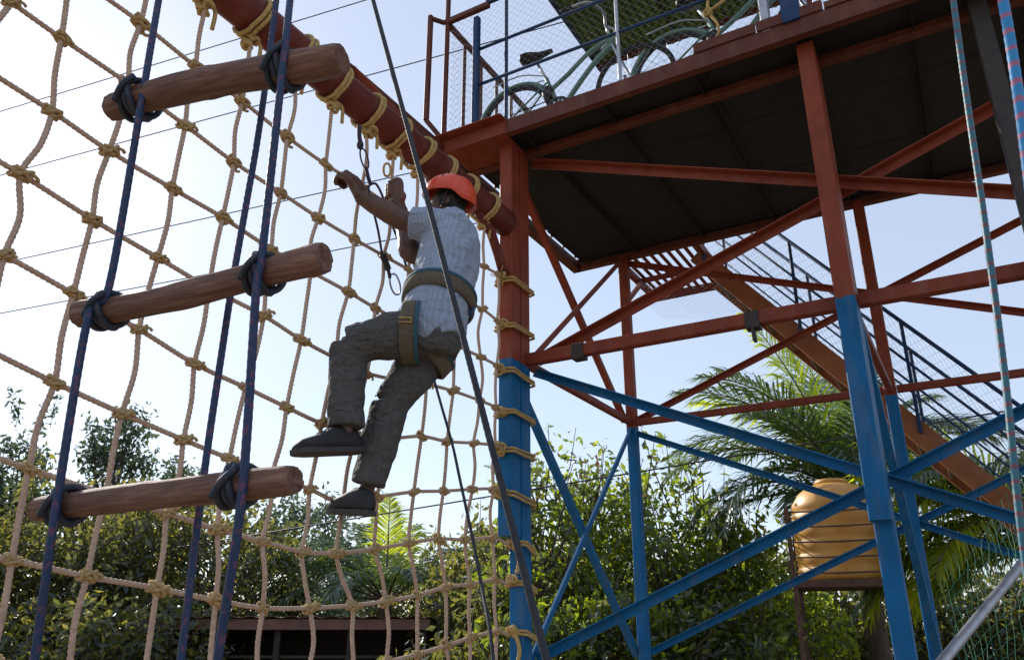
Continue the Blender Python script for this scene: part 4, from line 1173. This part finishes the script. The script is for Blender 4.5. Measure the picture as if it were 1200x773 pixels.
# ------------------------------------------------------------------ water tank
ty = 9.4
tc_ = on_y(984, 640, ty); tcx, tcy = tc_[0], tc_[1]
zt0 = on_y(984, 684, ty)[2]; zt1 = on_y(984, 566, ty)[2]
rt = (1032 - 933) / 2 / FPX * (ty * cp + (2.6 - CAMZ) * sp)
def tank_mat():
    m, nt, b = mat_base('yellow_plastic_tank'); n = noise(nt, 4, 5); r = ramp(nt, [(.3, (.50, .23, .035)), (.7, (.66, .35, .07))]); nt.links.new(n.outputs[0], r.inputs[0]); nt.links.new(r.outputs[0], b.inputs['Base Color']); b.inputs['Roughness'].default_value = .45
    b.inputs['Subsurface Weight'].default_value = .0
    return m
M['tank'] = tank_mat()
tank = thing('water_tank', 'yellow ribbed plastic water tank standing among the palms', 'water tank', V(tcx, tcy, zt0 + .03))
h = zt1 - zt0
prof = [(rt * .97, .03)]
for k in range(5):
    z = .05 + k * (h * .66) / 5
    prof += [(rt, z + .01), (rt, z + h * .10), (rt * .965, z + h * .118)]
prof += [(rt, h * .72), (rt * .97, h * .78), (rt * .80, h * .89), (rt * .58, h * .96), (rt * .40, h * .985)]
part(lambda m: m.lathe(V(tcx, tcy, zt0), prof, 40), 'tank_body', M['tank'], tank, True)
part(lambda m: m.lathe(V(tcx, tcy, zt0 + h * .985), [(rt * .36, 0.001), (rt * .38, .015), (rt * .36, .05), (rt * .1, .06)], 24), 'lid', M['tank'], tank, True)
stand = thing('tank_stand', 'rusty steel stand with thin horizontal bars holding the yellow tank', 'stand', V(tcx, tcy, 0))
hw = rt * 1.04
M['rust'] = mottled('rusty_steel', (.06, .032, .022), (.13, .07, .045), 14, .85, .4, .004)
ca, sa = math.cos(R(-22)), math.sin(R(-22))
def S(x, y, z): return V(tcx + x * ca - y * sa, tcy + x * sa + y * ca, z)
for sx in (-1, 1):
    for sy in (-1, 1):
        part(lambda m: m.angle(S(sx * hw, sy * hw, 0), S(sx * hw, sy * hw, zt0 + h * .72), .05, .006, S(-sx, 0, 0) - S(0, 0, 0)), 'leg', M['rust'], stand)
for sy in (-1, 1):
    for k in range(5):
        z = zt0 + .10 + k * h * .145
        part(lambda m: m.tube([S(-hw, sy * hw, z), S(0, sy * hw, z - .006), S(hw, sy * hw, z)], .009, 6), 'guard_bar', M['rust'], stand, True)
        part(lambda m: m.tube([S(sy * hw, -hw, z + .012), S(sy * hw, 0, z + .008), S(sy * hw, hw, z + .012)], .009, 6), 'guard_bar', M['rust'], stand, True)
    part(lambda m: m.bar(S(-hw, sy * hw, 1.05), S(hw, sy * hw, 1.05), .04, .05), 'cross_bar', M['rust'], stand)
part(lambda m: m.prism(S(0, 0, zt0 - .05), S(0, 0, zt0 + .028), [(-hw - .03, -hw - .03), (hw + .03, -hw - .03), (hw + .03, hw + .03), (-hw - .03, hw + .03)], S(1, 0, 0) - S(0, 0, 0), S(0, 1, 0) - S(0, 0, 0)), 'platform', M['rust'], stand)

# ------------------------------------------------------------------ low shed
sy_ = 12.6
x0 = on_y(150, 727, sy_)[0]; x1 = on_y(505, 727, sy_)[0]; ze = on_y(300, 728, sy_)[2]
shed = thing('shed', 'low open shed with a brown roof edge in front of the hedge', 'shed', V((x0 + x1) / 2, sy_ + 1.2, 0))
M['shed_roof'] = mottled('brown_roof_tin', (.11, .05, .035), (.18, .085, .06), 5, .7)
M['shed_dark'] = mottled('dark_timber', (.02, .015, .012), (.045, .032, .025), 8, .8)
def shed_roof(m):
    n = 60; top = []; bot = []
    for i in range(n):
        x = x0 + (x1 - x0) * i / (n - 1); hh = .015 * math.sin(i * 1.6)
        for y, z in ((sy_ - .2, ze + .06), (sy_ + 2.4, ze - .02)): top.append(V(x, y, z + hh + .006)); bot.append(V(x, y, z + hh))
    k = len(top); fs = []
    for i in range(n - 1):
        fs += [(2*i, 2*i+2, 2*i+3, 2*i+1), (k+2*i, k+2*i+1, k+2*i+3, k+2*i+2), (2*i, k+2*i, k+2*i+2, 2*i+2), (2*i+1, 2*i+3, k+2*i+3, k+2*i+1)]
    m.add(top + bot, fs)
part(shed_roof, 'roof', M['shed_roof'], shed)
part(lambda m: m.box((x0, sy_ - .16, ze - .11), (x1, sy_ - .13, ze + .035)), 'fascia', M['shed_roof'], shed)
part(lambda m: m.box((x0, sy_ - .02, ze - .50), (x1, sy_ + .02, ze - .46)), 'tie_rail', M['shed_dark'], shed)
part(lambda m: m.box((x0, sy_ + 2.2, 0), (x1, sy_ + 2.3, ze - .06)), 'back_wall', M['shed_dark'], shed)
for k in range(5):
    x = x0 + .1 + (x1 - x0 - .2) * k / 4
    part(lambda m: m.bar(V(x, sy_, 0), V(x, sy_, ze - .12), .09, .09), 'post', M['shed_dark'], shed)

# ------------------------------------------------------------------ trees
def leaves(m, cen, size, g, droop=.3, aspect=.45):
    k = len(cen)
    d = g.normal(size=(k, 3)); d[:, 2] -= droop; d /= np.linalg.norm(d, axis=1, keepdims=True)
    w = np.cross(d, g.normal(size=(k, 3))); w /= np.linalg.norm(w, axis=1, keepdims=True)
    n = np.cross(d, w); L = size * g.uniform(.65, 1.35, (k, 1))
    base = cen; tip = cen + d * L; mid = cen + d * L * .45
    l = mid + w * L * aspect * .5 + n * L * .08; r = mid - w * L * aspect * .5 + n * L * .08
    vv = np.stack([base, l, tip, r], 1).reshape(-1, 3)
    b = np.arange(k) * 4
    fs = np.concatenate([np.stack([b, b+1, b+2], 1), np.stack([b, b+2, b+3], 1)])
    m.add(vv, fs.tolist())
def tree(name, x, y, h, crown_r, crown_zc, crown_rz, mat, label, seed, ncl=130, per=46, lsize=.12, clr=.26, shoots=0, group=None, trunk_r=.09):
    g = np.random.default_rng(seed)
    t = thing(name, label, 'tree', V(x, y, 0), group)
    lobes = [(V(g.normal(0, .35), g.normal(0, .35), g.uniform(-.6, .6)), g.uniform(.5, .85)) for _ in range(7)]
    pts = []
    while len(pts) < ncl:
        q = g.uniform(-1, 1, 3)
        if not any(np.linalg.norm((q - c) ) < r_ for c, r_ in lobes): continue
        rr = np.linalg.norm(q)
        if rr > 1.05 or (rr < .45 and g.random() < .7): continue
        pts.append(q)
    pts = np.array(pts) * V(crown_r, crown_r, crown_rz) + V(x, y, crown_zc)
    pts[:, 2] = np.maximum(pts[:, 2], .15)
    wood = MB(); top = V(x + g.normal(0, .1), y + g.normal(0, .1), crown_zc + crown_rz * .35)
    trunk = catmull([V(x, y, -.05), V(x + g.normal(0, .08), y, crown_zc * .35), V(x + g.normal(0, .12), y + g.normal(0, .1), crown_zc * .75), top], 5)
    wood.tube(trunk, np.linspace(trunk_r, trunk_r * .35, len(trunk)), 8)
    for p in pts[::2]:
        k = int(np.clip((p[2] / max(top[2], .1)) * .75, .15, .95) * (len(trunk) - 1)); s0 = trunk[k]
        md = (s0 + p) / 2 + V(g.normal(0, .08), g.normal(0, .08), -.05 * np.linalg.norm(p - s0))
        wood.tube(catmull([s0, md, p], 3), np.linspace(trunk_r * .28, .007, 7), 5)
    cr = MB()
    cs = np.repeat(pts, per, axis=0) + g.normal(0, clr * .55, (ncl * per, 3)) * V(1, 1, .8)
    for s in range(shoots):
        a_ = g.uniform(0, 6.28); b0_ = V(x + crown_r * .75 * math.cos(a_) * g.uniform(.1, 1), y + crown_r * .7 * math.sin(a_), crown_zc + crown_rz * g.uniform(.45, .75))
        L = g.uniform(.5, 1.25); tip = b0_ + V(g.normal(0, .22), g.normal(0, .2), L)
        wood.tube([b0_, (b0_ + tip) / 2 + g.normal(0, .04, 3), tip], [.012, .008, .004], 4)
        k = int(26 * L); tt = g.uniform(.1, 1, (k, 1)); cs = np.vstack([cs, b0_ + (tip - b0_) * tt + g.normal(0, .06, (k, 3))])
    cs = cs[cs[:, 2] > .05]
    leaves(cr, cs, lsize, g)
    wood.build('trunk', M['bark'], t, True); cr.build('crown', M[mat], t)
    return t
def X(u, y): return on_y(u, 640, y)[0]
def Zv_(v, y): return on_y(600, v, y)[2]
# left belt
spec = [
 # u, y, top v, radius, material, label
 (-40, 13.5, 540, 1.7, 'leaf_a', 'round olive green tree at the outer end of the hedge behind the lowest rung'),
 (70, 14.5, 588, 1.6, 'leaf_a', 'low dense tree behind the lashed thin end of the lowest log rung'),
 (165, 14.0, 585, 1.5, 'leaf_a', 'dense dark tree behind the middle of the lowest log rung'),
 (262, 14.8, 582, 1.5, 'leaf_a', 'dense tree rising behind the thick cut end of the lowest log rung'),
 (345, 18.5, 592, 1.8, 'leaf_c', 'loose bluish green tree between the log rung and the small palm'),
 (525, 17.8, 640, 1.6, 'leaf_a', 'low bushy tree behind the net beside the doubled tower leg'),
 (590, 14.0, 625, 1.3, 'leaf_a', 'low bushy tree directly behind the doubled tower leg'),
]
for i, (u, y, v, r_, mt, lb) in enumerate(spec):
    h = Zv_(v, y); tree('broadleaf_tree', X(u, y), y, h, r_, h * .50, h * .52, mt, lb, 40 + i, ncl=200, per=32, lsize=.155, clr=.34, group='broadleaf trees behind the course', shoots=5)
spec = [
 (4, 26, 474, 1.25, 'tall dark tree whose top shows farthest above the hedge row beside the lowest rung'),
 (122, 24, 484, 1.15, 'tall dark tree standing alone above the hedge behind the ladder rope'),
 (192, 27, 545, 1.2, 'lower dark tree peeping over the lowest log rung'),
 (395, 28, 600, 2.0, 'distant bluish tree behind the shoes of the person'),
 (-70, 24, 500, 1.3, 'tall dark tree at the far end beyond the hedge row')]
for i, (u, y, v, r_, lb) in enumerate(spec):
    h = Zv_(v, y); tree('tall_tree', X(u, y), y, h, r_, h * .66, h * .36, 'leaf_c', lb, 70 + i, ncl=100, per=30, lsize=.21, clr=.40, group='tall trees far behind', shoots=4, trunk_r=.16)
spec = [
 (640, 12.0, 540, 1.0, 'bright green shrubby tree beside the blue lower part of the doubled leg'),
 (700, 12.8, 545, 1.1, 'bright leafy tree behind the crossing of the blue side braces'),
 (770, 12.0, 548, 1.1, 'bright leafy tree just beyond the slim rear blue leg'),
 (835, 11.6, 592, 1.0, 'bright leafy tree between the slim rear leg and the yellow tank'),
 (890, 12.6, 662, 1.1, 'lower shrubby tree in front of the drooping palm fronds')]
for i, (u, y, v, r_, lb) in enumerate(spec):
    h = Zv_(v, y); tree('leafy_tree', X(u, y), y, h, r_, h * .50, h * .44, 'leaf_b', lb, 90 + i, ncl=120, per=26, lsize=.135, clr=.27, group='bright leafy trees behind the tower', shoots=20)
spec = [(620, 15.5, 640, 1.7, 'dense dark hedge tree in the second row behind the doubled blue leg'), (730, 15.8, 632, 1.8, 'dense dark hedge tree in the second row behind the slim rear leg'),
 (830, 15.0, 640, 1.6, 'dense dark hedge tree showing between the slim rear leg and tank'), (930, 15.5, 640, 1.6, 'dense dark hedge tree directly behind the rusty tank stand'),
 (1040, 15.5, 660, 1.6, 'dense dark hedge tree behind the pair of middle blue legs'), (1150, 15.0, 670, 1.7, 'dense dark hedge tree behind the arching palm fronds by the pole'),
 (1240, 14.0, 650, 1.6, 'dense dark hedge tree at the outer end beyond the green netting')]
for i, (u, y, v, r_, lb) in enumerate(spec):
    h = Zv_(v, y); tree('hedge_tree', X(u, y), y, h, r_, h * .48, h * .52, 'leaf_a', lb, 110 + i, ncl=150, per=34, lsize=.17, clr=.34, group='hedge trees behind the tower')
spec = [(30, 11.8, 690, .9, 'low olive bush below the thin end of the lowest log rung'), (120, 11.5, 690, .9, 'low olive bush below the middle of the lowest log rung'), (215, 12.2, 705, .8, 'low olive bush beside the open end of the shed'),
 (560, 11.5, 690, .9, 'low olive bush between the shed and the doubled blue leg'), (640, 11.0, 690, .9, 'low bright bush just past the doubled blue leg'), (720, 10.8, 700, .8, 'low bright bush at the foot of the slim rear leg'),
 (800, 10.6, 690, .9, 'low bright bush framed by two parallel blue diagonal braces'), (880, 10.4, 700, .8, 'low bright bush next to the rusty tank stand'), (-40, 11.5, 700, .9, 'low bright bush at the outer end of the hedge by the ladder')]
for i, (u, y, v, r_, lb) in enumerate(spec):
    h = Zv_(v, y); t = tree('bush', X(u, y), y, h, r_, h * .46, h * .54, 'leaf_a' if i < 4 else 'leaf_b', lb, 130 + i, ncl=80, per=30, lsize=.135, clr=.28, group='low bushes', trunk_r=.04); t['category'] = 'bush'

# ------------------------------------------------------------------ palms
def frond(m_r, m_l, base, az, elev, L, bend, g, leaflet=.55, nl=78, width=.032):
    hd_ = V(math.cos(az), math.sin(az), 0); pts = []; p = np.array(base, float); e = elev; k = 16
    for i in range(k + 1):
        pts.append(p.copy()); d = hd_ * math.cos(e) + Z * math.sin(e); p = p + d * L / k; e -= bend / k * (1.2 if i > 4 else .6)
    pts = np.array(pts); m_r.tube(pts, np.linspace(.022, .005, k + 1), 6)
    tg = np.gradient(pts, axis=0); tg /= np.linalg.norm(tg, axis=1, keepdims=True)
    side = np.cross(tg[0], Z); side = nrm(side)
    vv = []; fs = []; n = 0
    for s in (-1, 1):
        for j in range(nl):
            t = .12 + .88 * (j + g.uniform(-.2, .2)) / nl; x = t * k; i = min(int(x), k - 1); fr = x - i
            b = pts[i] * (1 - fr) + pts[i+1] * fr; d = tg[i]
            ll = leaflet * (math.sin(min(1, t * 1.05) * math.pi * .82 + .35)) * g.uniform(.85, 1.1) + .08
            u_ = np.cross(side, d); out = nrm(side * s * .85 + d * (.55 + .5 * t) + u_ * g.uniform(-.05, .30) + g.normal(0, .06, 3))
            a0 = b; a1 = b + out * ll * .5 - Z * ll * .05; a2 = b + out * ll * .92 - Z * ll * g.uniform(.22, .42)
            wv = nrm(np.cross(out, u_ + g.normal(0, .3, 3))) * width * .5
            vv += [a0 - wv * .4, a0 + wv * .4, a1 + wv, a1 - wv, a2]
            fs += [(n, n+1, n+2, n+3), (n+3, n+2, n+4)]; n += 5
    m_l.add(vv, fs)
def palm(x, y, zc, label, seed, fronds, trunk=True, mat='palm', leaflet=.8, lighter=()):
    g = np.random.default_rng(seed); t = thing('palm_tree', label, 'palm tree', V(x, y, 0), 'palms')
    wood = MB(); rr = []
    tp = catmull([V(x + .1, y, -.05), V(x + .04, y, zc * .5), V(x, y, zc)], 8)
    wood.tube(tp, np.linspace(.17, .11, len(tp)) + .008 * np.sin(np.arange(len(tp)) * 2.6), 12); wood.build('trunk', M['bark'], t, True)
    for i, (az, el, L, bd) in enumerate(fronds):
        mr, ml = MB(), MB(); b = V(x, y, zc) + V(math.cos(R(az)), math.sin(R(az)), .4) * .08
        frond(mr, ml, b, R(az), R(el), L, R(bd), g, leaflet * L / 2.6)
        fo = mr.build('frond', M['bark'], t, True); ml.build('leaflets', M['palm_bright' if i in lighter else mat], fo, kind='stuff')
    return t
py = 11.4
# azimuth: 0 = to the right, 90 = away, 180 = to the left, 270 = to the camera
fr = [(188, 76, 3.0, 26), (100, 84, 3.0, 35), (185, 60, 3.0, 70), (172, 44, 3.0, 100), (200, 30, 2.6, 110), (160, 62, 2.7, 60), (20, 66, 2.6, 60), (350, 48, 2.7, 80), (5, 30, 2.7, 90), (330, 20, 2.5, 85), (250, 40, 2.0, 90), (290, 55, 2.1, 90), (60, 60, 2.6, 60), (120, 50, 2.6, 70), (215, 52, 2.5, 75), (30, 45, 2.7, 80), (178, 20, 2.6, 80), (225, 10, 2.0, 60), (315, 5, 2.2, 60), (192, 68, 2.9, 75), (155, 52, 2.9, 85), (140, 72, 3.0, 50), (75, 74, 2.9, 50), (45, 76, 2.9, 45), (182, 8, 2.4, 60), (262, 62, 2.2, 70), (12, 54, 2.9, 75), (345, 12, 2.5, 70)]
palm(X(1008, py), py, Zv_(584, py), 'tall coconut palm with upright and drooping fronds behind the yellow tank', 7, fr, lighter=(0, 5))
py = 9.6
fr = [(175, 62, 2.5, 75), (160, 40, 2.7, 80), (195, 35, 2.6, 90), (185, 15, 2.5, 70), (120, 55, 2.4, 80), (230, 30, 2.2, 80), (60, 60, 2.5, 70), (0, 40, 2.5, 80), (300, 35, 2.3, 80), (205, 5, 2.2, 55), (150, 20, 2.5, 80), (240, 55, 2.2, 90), (180, 48, 2.7, 95), (168, 52, 2.7, 90), (190, 26, 2.6, 85), (172, 6, 2.4, 60), (200, 50, 2.5, 95), (140, 66, 2.5, 70), (176, 30, 2.7, 75), (185, -2, 2.3, 50), (170, -12, 2.2, 40), (195, 4, 2.4, 60), (178, 18, 2.7, 95), (160, 5, 2.5, 60), (205, 20, 2.4, 80), (188, 40, 2.7, 110)]
palm(X(1243, py), py, Zv_(636, py), 'palm with long arching fronds behind the leaning grey pole', 8, fr, lighter=(0, 1, 2, 4, 12, 13, 14, 18, 19, 21, 22, 24))  # fronds in sunlight get the paler leaflets, the light put in their colour
py = 15.1
fr = [(100, 80, 2.2, 30), (75, 66, 2.1, 45), (160, 62, 2.5, 95), (185, 44, 2.5, 110), (205, 25, 2.3, 90), (140, 55, 2.3, 80), (30, 58, 2.0, 70), (350, 40, 1.9, 80), (250, 40, 2.0, 100), (295, 45, 1.7, 80), (170, 12, 2.1, 70), (120, 70, 2.2, 60), (196, 55, 2.4, 100)]
palm(X(455, py), py, Zv_(706, py), 'small palm with a yellow green young leaf behind the lower net', 9, fr, lighter=(0, 1), leaflet=.85)

# ------------------------------------------------------------------ leaning pole and green netting at the right
a, b = on_y(1104, 775, 3.3), on_y(1202, 655, 3.75); d = b - a
pole_lo = a - d * ((a[2] - .0) / d[2]) if d[2] > 0 else a
mb = MB(); mb.tube([pole_lo, a, b, b + d * 2.2], .021, 14)
tag(mb.build('leaning_pole', M['steel'], None, True), 'grey steel pole leaning up beside the blue tower leg', 'pole')
M['green_net'] = mottled('green_nylon_net', (.03, .16, .09), (.06, .26, .15), 20, .6, 0)
netting = thing('safety_netting', 'fine green safety netting hanging behind the leaning grey pole', 'netting', on_y(1180, 760, 5.4) * V(1, 1, 0))
def sag_net(m):
    o = on_y(1128, 800, 5.4); ex = nrm(V(.95, .3, 0)); nx, nz = 30, 26; s = .055
    g = np.random.default_rng(3)
    grid = np.zeros((nx, nz, 3))
    for i in range(nx):
        for j in range(nz):
            top = .5 + 1.5 * (i / nx)
            grid[i, j] = V(o[0], o[1], .25) + ex * i * s + Z * (j / (nz - 1)) * (top + 1.1) + V(0, .05 * math.sin(i * .5 + j * .3), 0) + g.normal(0, .006, 3)
    for i in range(nx): m.tube(grid[i], .0016, 3, False)
    for j in range(nz): m.tube(grid[:, j], .0016, 3, False)
part(sag_net, 'mesh', M['green_net'], netting, kind='stuff')
